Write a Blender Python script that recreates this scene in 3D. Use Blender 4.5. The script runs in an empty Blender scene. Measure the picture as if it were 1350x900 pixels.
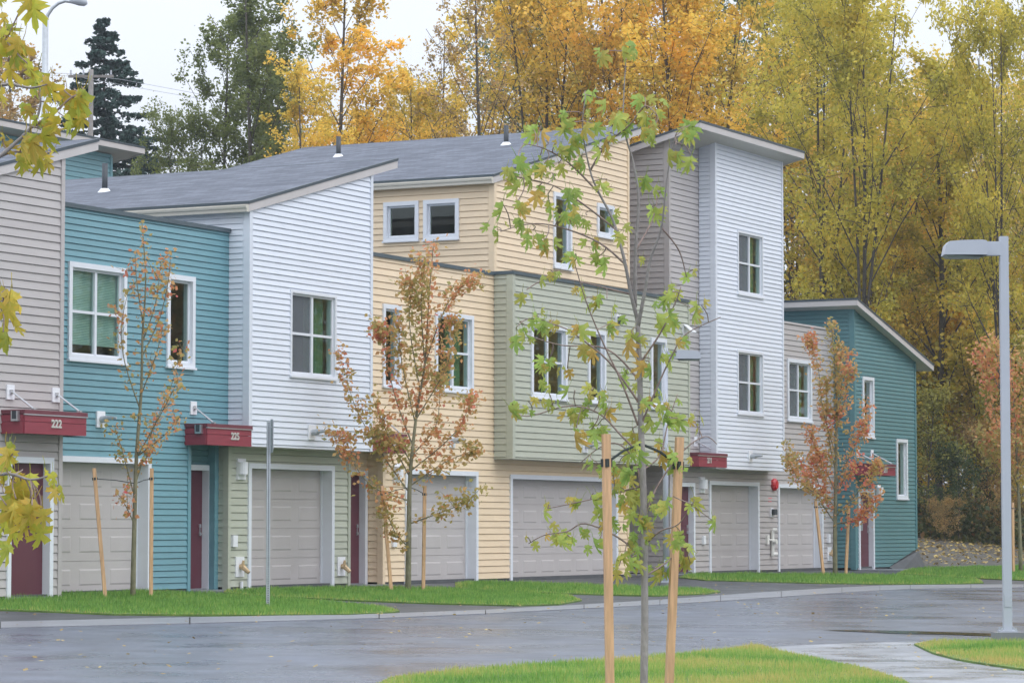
import bpy, math, random
import numpy as np
from mathutils import Vector, Matrix
random.seed(7); RNG = np.random.default_rng(7)
sc = bpy.context.scene
COL = sc.collection

# ------------------------------------------------------------------ camera
FPX, HOR, CZ = 3940.0, 695.0, 1.06          # focal length and horizon in photo pixels, eye height over the slab
TH = math.atan((HOR - 450) / FPX)
cd = bpy.data.cameras.new('camera'); cam = bpy.data.objects.new('camera', cd); COL.objects.link(cam)
cd.sensor_width = 36.0; cd.lens = 36.0 * FPX / 1350.0
cd.clip_start = 0.5; cd.clip_end = 3000
cam.location = (0, 0, CZ); cam.rotation_euler = (math.pi / 2 + TH, 0, 0)
sc.camera = cam

# ------------------------------------------------------------------ sky, sun, exposure
SUN_EL, SUN_AZ = math.radians(52), math.radians(118)     # azimuth clockwise from +Y (view direction)
w = bpy.data.worlds.new('World'); sc.world = w; w.use_nodes = True
nt = w.node_tree; N = nt.nodes; L = nt.links
for n in list(N): N.remove(n)
out = N.new('ShaderNodeOutputWorld'); bg = N.new('ShaderNodeBackground'); bg.inputs[1].default_value = 0.1
sky = N.new('ShaderNodeTexSky'); sky.sky_type = 'NISHITA'; sky.sun_disc = False
sky.sun_elevation = SUN_EL; sky.sun_rotation = SUN_AZ
sky.air_density = 1.0; sky.dust_density = 4.0; sky.ozone_density = 1.0
# closed cloud deck: standard overcast sky, brighter towards the zenith
tc = N.new('ShaderNodeTexCoord'); sx = N.new('ShaderNodeSeparateXYZ'); L.new(tc.outputs['Generated'], sx.inputs[0])
cl = N.new('ShaderNodeMath'); cl.operation = 'MAXIMUM'; cl.inputs[1].default_value = 0; L.new(sx.outputs['Z'], cl.inputs[0])
ov = N.new('ShaderNodeMath'); ov.operation = 'MULTIPLY_ADD'; ov.inputs[1].default_value = 1.8; ov.inputs[2].default_value = 1.0; L.new(cl.outputs[0], ov.inputs[0])
cn = N.new('ShaderNodeTexNoise'); cn.inputs['Scale'].default_value = 2.2; cn.inputs['Detail'].default_value = 4
mp = N.new('ShaderNodeMapping'); mp.inputs['Scale'].default_value = (1, 1, 3.0); L.new(tc.outputs['Generated'], mp.inputs[0]); L.new(mp.outputs[0], cn.inputs['Vector'])
cm = N.new('ShaderNodeMapRange'); cm.inputs['To Min'].default_value = 0.93; cm.inputs['To Max'].default_value = 1.07; L.new(cn.outputs['Fac'], cm.inputs['Value'])
mm = N.new('ShaderNodeMath'); mm.operation = 'MULTIPLY'; L.new(ov.outputs[0], mm.inputs[0]); L.new(cm.outputs[0], mm.inputs[1])
vm = N.new('ShaderNodeVectorMath'); vm.operation = 'SCALE'; vm.inputs[0].default_value = (7.9, 8.35, 9.15); L.new(mm.outputs[0], vm.inputs['Scale'])
mx = N.new('ShaderNodeMix'); mx.data_type = 'RGBA'; mx.inputs['Factor'].default_value = 0.9
L.new(sky.outputs[0], mx.inputs[6]); L.new(vm.outputs[0], mx.inputs[7])
L.new(mx.outputs[2], bg.inputs[0]); L.new(bg.outputs[0], out.inputs[0])
sd = bpy.data.lights.new('sun', 'SUN'); sd.energy = 0.75; sd.angle = math.radians(35); sd.color = (1.0, 0.985, 0.96)
so = bpy.data.objects.new('sun', sd); COL.objects.link(so)
sdir = Vector((math.sin(SUN_AZ) * math.cos(SUN_EL), math.cos(SUN_AZ) * math.cos(SUN_EL), math.sin(SUN_EL)))
so.rotation_euler = (-sdir).to_track_quat('-Z', 'Y').to_euler(); so.location = (20, -10, 60)
sc.view_settings.view_transform = 'Standard'; sc.view_settings.look = 'None'
sc.view_settings.exposure = 0.04; sc.view_settings.gamma = 1.0; sc.view_settings.use_curve_mapping = False
sc.cycles.max_bounces = 8; sc.cycles.transparent_max_bounces = 24

# ------------------------------------------------------------------ geometry of the site
A_ = math.radians(27.4)                      # angle between the view axis and the street fronts
UX, UY = math.sin(A_), math.cos(A_)          # u: along the fronts, v: into the houses
PHI = math.pi / 2 - A_
def uv2w(u, v): return (u * UX - v * UY, u * UY + v * UX)
def w2uv(x, y): return (x * UX + y * UY, -x * UY + y * UX)
def lerp(a, b, t): return a + (b - a) * t
def cl01(t): return max(0.0, min(1.0, t))
def zt_uv(u, v):
    """height of the ground"""
    if v < 10: z = -.25
    elif v < 22.5: z = lerp(-.25, -.16, (v - 10) / 12.5)
    elif v < 27.4: z = lerp(-.16, -.02, (v - 22.5) / 4.9)
    else: z = -.02
    if v > 27.4:
        k = cl01((u - 75.5) / 2.0)
        z += k * min(v - 27.4, 26) * .125
        if v > 42: z += (1 - k) * min(v - 42, 30) * .1
    return z
def zt(x, y): return zt_uv(*w2uv(x, y))
def ray(px, py):
    X = (px - 675) / FPX; Y = -(py - 450) / FPX
    return (X, math.cos(TH) - Y * math.sin(TH), math.sin(TH) + Y * math.cos(TH))
def at(px, py, d):
    r = ray(px, py); t = d / r[1]
    return Vector((r[0] * t, d, CZ + r[2] * t))
def ground(px, py):
    """where a line of sight meets the ground"""
    r = ray(px, py); z = -.1
    for _ in range(30):
        t = (z - CZ) / r[2]; x, y = r[0] * t, r[1] * t; z = .5 * z + .5 * zt(x, y)
    return Vector((x, y, zt(x, y)))

# ------------------------------------------------------------------ materials
MATS = {}
def material(name, col, rough=.6, var=.06, scale=6.0, bump=0, bscale=60, metal=0, spec=.5, objcol=False, stretch=None, rnd=0, dirt=0, dirtcol=(.2, .19, .17)):
    if name in MATS: return MATS[name]
    m = bpy.data.materials.new(name); m.use_nodes = True; MATS[name] = m
    n = m.node_tree.nodes; l = m.node_tree.links; b = n['Principled BSDF']
    b.inputs['Roughness'].default_value = rough; b.inputs['Metallic'].default_value = metal
    b.inputs['Specular IOR Level'].default_value = spec
    tc = n.new('ShaderNodeTexCoord'); mp = n.new('ShaderNodeMapping'); l.new(tc.outputs['Object'], mp.inputs[0])
    if stretch: mp.inputs['Scale'].default_value = stretch
    no = n.new('ShaderNodeTexNoise'); no.inputs['Scale'].default_value = scale; no.inputs['Detail'].default_value = 5; l.new(mp.outputs[0], no.inputs['Vector'])
    mr = n.new('ShaderNodeMapRange'); mr.inputs['From Min'].default_value = .3; mr.inputs['From Max'].default_value = .7
    mr.inputs['To Min'].default_value = 1 - var; mr.inputs['To Max'].default_value = 1 + var; l.new(no.outputs['Fac'], mr.inputs['Value'])
    vs = n.new('ShaderNodeVectorMath'); vs.operation = 'SCALE'; vs.inputs[0].default_value = col; l.new(mr.outputs[0], vs.inputs['Scale'])
    o = vs.outputs[0]
    if rnd:
        oi = n.new('ShaderNodeObjectInfo'); rr = n.new('ShaderNodeMapRange'); rr.inputs['To Min'].default_value = 1 - rnd; rr.inputs['To Max'].default_value = 1 + rnd; l.new(oi.outputs['Random'], rr.inputs['Value'])
        v2 = n.new('ShaderNodeVectorMath'); v2.operation = 'SCALE'; l.new(o, v2.inputs[0]); l.new(rr.outputs[0], v2.inputs['Scale']); o = v2.outputs[0]
    if objcol:
        oi = n.new('ShaderNodeObjectInfo'); mu = n.new('ShaderNodeVectorMath'); mu.operation = 'MULTIPLY'; l.new(o, mu.inputs[0]); l.new(oi.outputs['Color'], mu.inputs[1]); o = mu.outputs[0]
    if dirt:
        n2 = n.new('ShaderNodeTexNoise'); n2.inputs['Scale'].default_value = 1.3; n2.inputs['Detail'].default_value = 8; n2.inputs['Roughness'].default_value = .7; l.new(mp.outputs[0], n2.inputs['Vector'])
        r2 = n.new('ShaderNodeMapRange'); r2.inputs['From Min'].default_value = .42; r2.inputs['From Max'].default_value = .64; r2.inputs['To Max'].default_value = dirt; l.new(n2.outputs['Fac'], r2.inputs['Value'])
        mi = n.new('ShaderNodeMix'); mi.data_type = 'RGBA'; l.new(r2.outputs[0], mi.inputs['Factor']); l.new(o, mi.inputs[6]); mi.inputs[7].default_value = (*dirtcol, 1); o = mi.outputs[2]
    l.new(o, b.inputs['Base Color'])
    if bump:
        nb = n.new('ShaderNodeTexNoise'); nb.inputs['Scale'].default_value = bscale; nb.inputs['Detail'].default_value = 4; l.new(mp.outputs[0], nb.inputs['Vector'])
        bp = n.new('ShaderNodeBump'); bp.inputs['Strength'].default_value = bump; bp.inputs['Distance'].default_value = .02; l.new(nb.outputs['Fac'], bp.inputs['Height']); l.new(bp.outputs[0], b.inputs['Normal'])
    return m
def leaf_material(name, ramp, trans=.4, objcol=False):
    m = bpy.data.materials.new(name); m.use_nodes = True; n = m.node_tree.nodes; l = m.node_tree.links; b = n['Principled BSDF']
    at_ = n.new('ShaderNodeAttribute'); at_.attribute_name = 'tint'
    cr = n.new('ShaderNodeValToRGB'); e = cr.color_ramp.elements
    for i, (p, c) in enumerate(ramp):
        el = e[i] if i < 2 else e.new(p)
        el.position = p; el.color = (*c, 1)
    l.new(at_.outputs['Fac'], cr.inputs[0]); o = cr.outputs[0]
    if objcol:
        oi = n.new('ShaderNodeObjectInfo'); mu = n.new('ShaderNodeVectorMath'); mu.operation = 'MULTIPLY'; l.new(o, mu.inputs[0]); l.new(oi.outputs['Color'], mu.inputs[1]); o = mu.outputs[0]
    l.new(o, b.inputs['Base Color']); b.inputs['Roughness'].default_value = .5; b.inputs['Specular IOR Level'].default_value = .35
    t = n.new('ShaderNodeBsdfTranslucent'); l.new(o, t.inputs[0]); ms = n.new('ShaderNodeMixShader'); ms.inputs[0].default_value = trans
    l.new(b.outputs[0], ms.inputs[1]); l.new(t.outputs[0], ms.inputs[2]); l.new(ms.outputs[0], n['Material Output'].inputs[0])
    MATS[name] = m; return m

SID = (3.0, 3.0, 14.0)
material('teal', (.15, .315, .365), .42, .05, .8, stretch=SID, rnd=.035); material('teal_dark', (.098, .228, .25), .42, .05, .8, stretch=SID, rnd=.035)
material('white', (.71, .75, .82), .4, .03, .8, stretch=SID, rnd=.035); material('tan', (.46, .43, .42), .42, .04, .8, stretch=SID, rnd=.035)
material('sage', (.45, .47, .385), .42, .04, .8, stretch=SID, rnd=.035); material('yellow', (.80, .635, .44), .42, .04, .8, stretch=SID, rnd=.035)
material('trim', (.74, .77, .82), .35, .02); material('fascia', (.54, .51, .50), .45, .04, 3); material('soffit', (.55, .53, .50), .5, .03)
material('gutter', (.60, .57, .50), .35, .03); material('cap', (.075, .105, .125), .4, .05)
material('drip', (.055, .075, .09), .45, .05); material('garage', (.50, .465, .455), .45, .03, 2); material('maroon', (.115, .03, .045), .4, .06, 3)
material('canopy', (.27, .045, .065), .4, .1, 3, stretch=(1, 1, 8)); material('canopy_top', (.16, .04, .055), .5, .1, 3)
material('foundation', (.085, .09, .095), .7, .15, 4, bump=.3); material('steel', (.55, .56, .58), .35, .05, metal=.8)
material('galv', (.47, .50, .53), .45, .08, 10, metal=.5); material('dark_metal', (.05, .06, .07), .5, .1)
material('brass', (.52, .38, .22), .4, .15, metal=.3); material('red', (.55, .02, .03), .35, .05); material('pink', (.75, .22, .24), .5, .1)
material('white_plastic', (.82, .83, .86), .35, .02); material('pvc', (.78, .77, .72), .4, .05); material('number', (.62, .60, .56), .4, .05, metal=.3)
material('lamp_grey', (.45, .48, .54), .4, .03, 3); material('lamp_under', (.16, .19, .17), .3, .1)
material('plaster', (.30, .30, .28), .8, .05); material('curtain', (.10, .19, .095), .8, .12, 3, stretch=(9, 9, .4)); material('blind', (.40, .48, .45), .6, .03)
material('inside', (.12, .12, .11), .9, .1)
material('concrete', (.235, .245, .27), .36, .12, 2.5, bump=.12, bscale=90, dirt=.75, dirtcol=(.17, .175, .19), stretch=(.35, 1.3, 1))
material('earth', (.085, .08, .07), .9, .3, 2.0, bump=.6, bscale=14); material('bark', (.085, .075, .062), .85, .3, 8, bump=.8, bscale=25)
material('bark_grey', (.30, .275, .26), .8, .25, 14, bump=.6, bscale=60, stretch=(1, 1, .35)); material('bark_green', (.21, .195, .12), .8, .3, 14, bump=.5, bscale=60, stretch=(1, 1, .35))
material('bark_twig', (.27, .20, .175), .7, .25, 20); material('stake', (.62, .38, .21), .65, .24, 9, stretch=(6, 6, .5), bump=.15); material('strap', (.03, .04, .04), .6, .1)
material('wood_pole', (.24, .225, .215), .85, .2, 6)

def asphalt(name, base, wet, sc_=.32):
    m = bpy.data.materials.new(name); m.use_nodes = True; MATS[name] = m; n = m.node_tree.nodes; l = m.node_tree.links; b = n['Principled BSDF']
    tc = n.new('ShaderNodeTexCoord')
    n1 = n.new('ShaderNodeTexNoise'); n1.inputs['Scale'].default_value = sc_; n1.inputs['Detail'].default_value = 7; n1.inputs['Roughness'].default_value = .62; l.new(tc.outputs['Object'], n1.inputs['Vector'])
    n2 = n.new('ShaderNodeTexNoise'); n2.inputs['Scale'].default_value = 70; n2.inputs['Detail'].default_value = 3; l.new(tc.outputs['Object'], n2.inputs['Vector'])
    n3 = n.new('ShaderNodeTexNoise'); n3.inputs['Scale'].default_value = 1.7; n3.inputs['Detail'].default_value = 6; l.new(tc.outputs['Object'], n3.inputs['Vector'])
    r = n.new('ShaderNodeMapRange'); r.inputs['From Min'].default_value = .36; r.inputs['From Max'].default_value = .66; r.inputs['To Min'].default_value = wet[0]; r.inputs['To Max'].default_value = wet[1]; l.new(n1.outputs['Fac'], r.inputs['Value']); l.new(r.outputs[0], b.inputs['Roughness'])
    ad = n.new('ShaderNodeMath'); ad.operation = 'MULTIPLY_ADD'; ad.inputs[1].default_value = .5; l.new(n2.outputs['Fac'], ad.inputs[0]); l.new(n3.outputs['Fac'], ad.inputs[2])
    r2 = n.new('ShaderNodeMapRange'); r2.inputs['From Min'].default_value = .5; r2.inputs['From Max'].default_value = 1.0; r2.inputs['To Min'].default_value = .65; r2.inputs['To Max'].default_value = 1.35; l.new(ad.outputs[0], r2.inputs['Value'])
    vs = n.new('ShaderNodeVectorMath'); vs.operation = 'SCALE'; vs.inputs[0].default_value = base; l.new(r2.outputs[0], vs.inputs['Scale']); l.new(vs.outputs[0], b.inputs['Base Color'])
    bp = n.new('ShaderNodeBump'); bp.inputs['Strength'].default_value = .25; bp.inputs['Distance'].default_value = .01; l.new(n2.outputs['Fac'], bp.inputs['Height']); l.new(bp.outputs[0], b.inputs['Normal'])
asphalt('road', (.092, .106, .14), (.18, .46)); asphalt('drive', (.056, .06, .066), (.38, .62)); asphalt('wet_concrete', (.25, .262, .285), (.10, .55), 1.1); asphalt('puddle', (.03, .03, .033), (.06, .16))

def shingles():
    m = bpy.data.materials.new('shingles'); m.use_nodes = True; MATS['shingles'] = m; n = m.node_tree.nodes; l = m.node_tree.links; b = n['Principled BSDF']
    tc = n.new('ShaderNodeTexCoord'); mp = n.new('ShaderNodeMapping'); mp.inputs['Rotation'].default_value = (0, 0, math.pi / 2); l.new(tc.outputs['UV'], mp.inputs[0])
    br = n.new('ShaderNodeTexBrick'); br.inputs['Scale'].default_value = 1; br.inputs['Brick Width'].default_value = .45; br.inputs['Row Height'].default_value = .145; br.inputs['Mortar Size'].default_value = .006
    br.inputs['Color1'].default_value = (.082, .095, .125, 1); br.inputs['Color2'].default_value = (.15, .168, .21, 1); br.inputs['Mortar'].default_value = (.06, .062, .07, 1); br.inputs['Bias'].default_value = -.1
    l.new(tc.outputs['UV'], br.inputs['Vector'])
    no = n.new('ShaderNodeTexNoise'); no.inputs['Scale'].default_value = 1.6; no.inputs['Detail'].default_value = 8; no.inputs['Roughness'].default_value = .7; l.new(tc.outputs['UV'], no.inputs['Vector'])
    mr = n.new('ShaderNodeMapRange'); mr.inputs['From Min'].default_value = .3; mr.inputs['From Max'].default_value = .7; mr.inputs['To Min'].default_value = .86; mr.inputs['To Max'].default_value = 1.14; l.new(no.outputs['Fac'], mr.inputs['Value'])
    vs = n.new('ShaderNodeVectorMath'); vs.operation = 'SCALE'; l.new(br.outputs['Color'], vs.inputs[0]); l.new(mr.outputs[0], vs.inputs['Scale']); l.new(vs.outputs[0], b.inputs['Base Color'])
    b.inputs['Roughness'].default_value = .7; b.inputs['Specular IOR Level'].default_value = .25
    bp = n.new('ShaderNodeBump'); bp.inputs['Strength'].default_value = .5; bp.inputs['Distance'].default_value = .012; l.new(br.outputs['Fac'], bp.inputs['Height']); bp.invert = True; l.new(bp.outputs[0], b.inputs['Normal'])
shingles()
def glass(name, tint, ior):
    m = bpy.data.materials.new(name); m.use_nodes = True; MATS[name] = m; n = m.node_tree.nodes; l = m.node_tree.links
    n.remove(n['Principled BSDF']); t = n.new('ShaderNodeBsdfTransparent'); t.inputs[0].default_value = (*tint, 1)
    g = n.new('ShaderNodeBsdfGlossy'); g.inputs['Roughness'].default_value = .015; g.inputs[0].default_value = (.95, .97, .97, 1)
    ge = n.new('ShaderNodeNewGeometry'); dt = n.new('ShaderNodeVectorMath'); dt.operation = 'DOT_PRODUCT'; l.new(ge.outputs['Incoming'], dt.inputs[0]); l.new(ge.outputs['Normal'], dt.inputs[1])
    def mth(op, a, b=None):
        x = n.new('ShaderNodeMath'); x.operation = op; l.new(a, x.inputs[0])
        if b is not None: x.inputs[1].default_value = b
        return x.outputs[0]
    ab = mth('ABSOLUTE', dt.outputs['Value']); iv = n.new('ShaderNodeMath'); iv.operation = 'SUBTRACT'; iv.inputs[0].default_value = 1; l.new(ab, iv.inputs[1])
    pw = mth('POWER', iv.outputs[0], 5); f0 = ((ior - 1) / (ior + 1)) ** 2; fm = n.new('ShaderNodeMath'); fm.operation = 'MULTIPLY_ADD'; fm.inputs[1].default_value = 1 - f0; fm.inputs[2].default_value = f0; l.new(pw, fm.inputs[0]); f = fm; ms = n.new('ShaderNodeMixShader')
    l.new(f.outputs[0], ms.inputs[0]); l.new(t.outputs[0], ms.inputs[1]); l.new(g.outputs[0], ms.inputs[2]); l.new(ms.outputs[0], n['Material Output'].inputs[0])
glass('glass', (.84, .93, .90), 1.5)
def screen_mat():
    m = bpy.data.materials.new('screen'); m.use_nodes = True; MATS['screen'] = m; n = m.node_tree.nodes; l = m.node_tree.links
    b = n['Principled BSDF']; b.inputs['Base Color'].default_value = (.16, .18, .2, 1); b.inputs['Roughness'].default_value = .6
    t = n.new('ShaderNodeBsdfTransparent'); ms = n.new('ShaderNodeMixShader'); ms.inputs[0].default_value = .55
    l.new(t.outputs[0], ms.inputs[1]); l.new(b.outputs[0], ms.inputs[2]); l.new(ms.outputs[0], n['Material Output'].inputs[0])
screen_mat()

# ------------------------------------------------------------------ mesh helpers
class MB:
    def __init__(s): s.v = []; s.f = []; s.t = []
    def poly(s, pts):
        k = len(s.v); s.v += [tuple(p) for p in pts]; s.f.append(tuple(range(k, k + len(pts)))); return s
    def box(s, x0, x1, y0, y1, z0, z1):
        if x0 > x1: x0, x1 = x1, x0
        if y0 > y1: y0, y1 = y1, y0
        if z0 > z1: z0, z1 = z1, z0
        k = len(s.v)
        s.v += [(x0, y0, z0), (x1, y0, z0), (x1, y1, z0), (x0, y1, z0), (x0, y0, z1), (x1, y0, z1), (x1, y1, z1), (x0, y1, z1)]
        s.f += [(k, k + 3, k + 2, k + 1), (k + 4, k + 5, k + 6, k + 7), (k, k + 1, k + 5, k + 4), (k + 1, k + 2, k + 6, k + 5), (k + 2, k + 3, k + 7, k + 6), (k + 3, k, k + 4, k + 7)]; return s
    def prism(s, bot, top):
        """closed prism between two matching loops"""
        n = len(bot); k = len(s.v); s.v += [tuple(p) for p in bot] + [tuple(p) for p in top]
        s.f.append(tuple(range(k + n - 1, k - 1, -1))); s.f.append(tuple(range(k + n, k + 2 * n)))
        for i in range(n): j = (i + 1) % n; s.f.append((k + i, k + j, k + n + j, k + n + i))
        return s
    def tube(s, pts, rad, seg=6, cap=True):
        pts = [Vector(p) for p in pts]; n = len(pts); rings = []
        if not hasattr(rad, '__len__'): rad = [rad] * n
        prev = None
        for i, p in enumerate(pts):
            d = (pts[min(i + 1, n - 1)] - pts[max(i - 1, 0)]);
            if d.length < 1e-9: d = Vector((0, 0, 1))
            d.normalize()
            a = prev if prev is not None else (Vector((1, 0, 0)) if abs(d.x) < .8 else Vector((0, 1, 0)))
            x = (a - d * a.dot(d))
            if x.length < 1e-6: x = d.orthogonal()
            x.normalize(); y = d.cross(x); prev = x
            k = len(s.v)
            for j in range(seg):
                t = 2 * math.pi * j / seg; s.v.append(tuple(p + (x * math.cos(t) + y * math.sin(t)) * rad[i]))
            rings.append(k)
        for a, b in zip(rings, rings[1:]):
            for j in range(seg): q = (j + 1) % seg; s.f.append((a + j, a + q, b + q, b + j))
        if cap: s.f.append(tuple(range(rings[0] + seg - 1, rings[0] - 1, -1))); s.f.append(tuple(range(rings[-1], rings[-1] + seg)))
        return s
    def mesh(s, name, mat, origin=(0, 0, 0), smooth=False):
        me = bpy.data.meshes.new(name); ox, oy, oz = origin
        me.from_pydata([(a - ox, b - oy, c - oz) for a, b, c in s.v], [], s.f)
        if mat: me.materials.append(MATS[mat])
        if smooth: me.polygons.foreach_set('use_smooth', [True] * len(me.polygons))
        me.update(); return me
def link(name, me, parent=None, loc=(0, 0, 0)):
    o = bpy.data.objects.new(name, me); COL.objects.link(o); o.location = loc
    if parent is not None: o.parent = parent
    return o
def tag(o, label=None, cat=None, group=None, kind=None):
    if label: o['label'] = label
    if cat: o['category'] = cat
    if group: o['group'] = group
    if kind: o['kind'] = kind
    return o
def empty(name, loc, rz=0): 
    o = bpy.data.objects.new(name, None); COL.objects.link(o); o.location = loc; o.rotation_euler = (0, 0, rz); return o
def thing_mesh(name, mb, mat, label, cat, base, group=None, smooth=False):
    o = link(name, mb.mesh(name, mat, base, smooth), None, base); return tag(o, label, cat, group)
def np_mesh(name, verts, faces, tint, mat):
    """mesh from numpy arrays (faces all of one size) with one tint value per face"""
    me = bpy.data.meshes.new(name); nf, k = faces.shape
    me.vertices.add(len(verts)); me.vertices.foreach_set('co', verts.astype(np.float32).ravel())
    me.loops.add(nf * k); me.loops.foreach_set('vertex_index', faces.astype(np.int32).ravel())
    me.polygons.add(nf); me.polygons.foreach_set('loop_start', np.arange(0, nf * k, k, dtype=np.int32))
    a = me.attributes.new('tint', 'FLOAT', 'FACE'); a.data.foreach_set('value', tint.astype(np.float32))
    me.materials.append(MATS[mat]); me.update(); me.validate(); return me
def clip(poly, f):
    """clip a polygon by f(p) >= 0, f linear"""
    out = []
    for i in range(len(poly)):
        p, q = poly[i], poly[(i + 1) % len(poly)]; a, b = f(p), f(q)
        if a >= 0: out.append(p)
        if (a > 0 and b < 0) or (a < 0 and b > 0):
            t = a / (a - b); out.append(tuple(pp + (qq - pp) * t for pp, qq in zip(p, q)))
    return out

# ------------------------------------------------------------------ house building
class House:
    def __init__(s, label, u0, v0):
        s.o = (u0, v0, 0); x, y = uv2w(u0, v0)
        s.root = tag(empty('townhouse', (x, y, 0), PHI), label, 'house', 'townhouses of the row')
    def part(s, name, mb, mat, parent=None, smooth=False, label=None):
        o = link(name, mb.mesh(name, mat, s.o, smooth), parent or s.root)
        if label: o['label'] = label
        return o
class Plane:
    """a wall plane of a house: 'F' faces the street (-v), 'S' faces left (-u), 'R' faces right (+u), 'K' faces back"""
    def __init__(s, kind, c): s.k = kind; s.c = c
    def pt(s, a, off, z):
        return {'F': (a, s.c - off, z), 'S': (s.c - off, a, z), 'R': (s.c + off, a, z), 'K': (a, s.c + off, z)}[s.k]
    def box(s, mb, a0, a1, o0, o1, z0, z1):
        p, q = s.pt(a0, o0, z0), s.pt(a1, o1, z1); mb.box(p[0], q[0], p[1], q[1], p[2], q[2]); return mb
    def prism(s, mb, poly, o0, o1):
        mb.prism([s.pt(a, o0, z) for a, z in poly], [s.pt(a, o1, z) for a, z in poly]); return mb
Z0 = .05
def bands_of(outline, zs, opens):
    """cut an outline into horizontal bands, minus the openings"""
    res = []
    for za, zb in zip(zs, zs[1:]):
        if zb - za < 1e-4: continue
        band = clip(clip(outline, lambda p: p[1] - za), lambda p: zb - p[1])
        if len(band) < 3: continue
        lo = min(p[0] for p in band); hi = max(p[0] for p in band); zc = (za + zb) / 2
        cuts = sorted((max(o[0], lo), min(o[1], hi)) for o in opens if o[2] < zc < o[3] and o[1] > lo and o[0] < hi)
        spans = []; c = lo
        for a, b in cuts:
            if a > c + 1e-4: spans.append((c, a))
            c = max(c, b)
        if c < hi - 1e-4: spans.append((c, hi))
        for a, b in spans:
            pc = clip(clip(band, lambda p: p[0] - a), lambda p: b - p[0])
            if len(pc) >= 3: res.append(pc)
    return res
def wall(h, pl, outline, opens, mat, expo, name='wall', label=None, boards=True):
    zmin = min(p[1] for p in outline); zmax = max(p[1] for p in outline)
    zs = sorted({zmin, zmax, *[z for o in opens for z in (o[2], o[3]) if zmin < z < zmax]})
    mb = MB()
    for pc in bands_of(outline, zs, opens): pl.prism(mb, pc, -.16, -.014)
    wo = h.part(name, mb, mat, label=label)
    if not boards: return wo
    k0 = int(math.floor((zmin - Z0) / expo)); k1 = int(math.ceil((zmax - Z0) / expo))
    LIP, TUCK = .019, .0135
    for k in range(k0, k1):
        za = Z0 + k * expo; zb = za + expo; zt_ = zb - TUCK
        prof = lambda z: LIP + (.003 - LIP) * (z - za) / (zt_ - za) if z <= zt_ else .003 - .015 * (z - zt_) / TUCK
        zs = sorted({za, zt_, zb, *[z for o in opens for z in (o[2], o[3]) if za < z < zb]})
        pcs = bands_of(outline, zs, opens)
        if not pcs: continue
        comps = []                                         # pieces of one board hang together; a window cuts a course into boards
        for pc in pcs:
            ia = (min(p[0] for p in pc), max(p[0] for p in pc), min(p[1] for p in pc), max(p[1] for p in pc)); grp = [(ia, pc)]; rest = []
            for c in comps:
                if any(min(ia[1], b[1]) - max(ia[0], b[0]) > 1e-3 and min(ia[3], b[3]) - max(ia[2], b[2]) > -1e-6 for b, _ in c): grp += c
                else: rest.append(c)
            comps = rest + [grp]
        for c in comps:
            m = MB()
            for _, pc in c:
                m.poly([pl.pt(a, prof(z), z) for a, z in pc])
                low = min(z for a, z in pc); aa = [a for a, z in pc if abs(z - low) < 1e-6]
                if len(aa) >= 2 and abs(low - za) < 1e-6:      # butt edge turned in under the lip
                    a0, a1 = min(aa), max(aa); m.poly([pl.pt(a0, LIP, za), pl.pt(a1, LIP, za), pl.pt(a1, LIP - .004, za - .003), pl.pt(a0, LIP - .004, za - .003)])
                    m.poly([pl.pt(a0, LIP - .004, za - .003), pl.pt(a1, LIP - .004, za - .003), pl.pt(a1, -.013, za), pl.pt(a0, -.013, za)])
            h.part('siding_board', m, mat, wo)
    return wo
def post(h, pl, a, z0, z1, mat, w=.085, side=1, pl2=None, c2=None):
    """corner post: an L of two boards on the two planes meeting there"""
    mb = MB(); pl.box(mb, a, a + side * w, -.01, .03, z0, z1)
    if pl2: pl2.box(mb, c2, c2 + w, -.01, .028, z0, z1)
    return h.part('corner_post', mb, mat)

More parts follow.
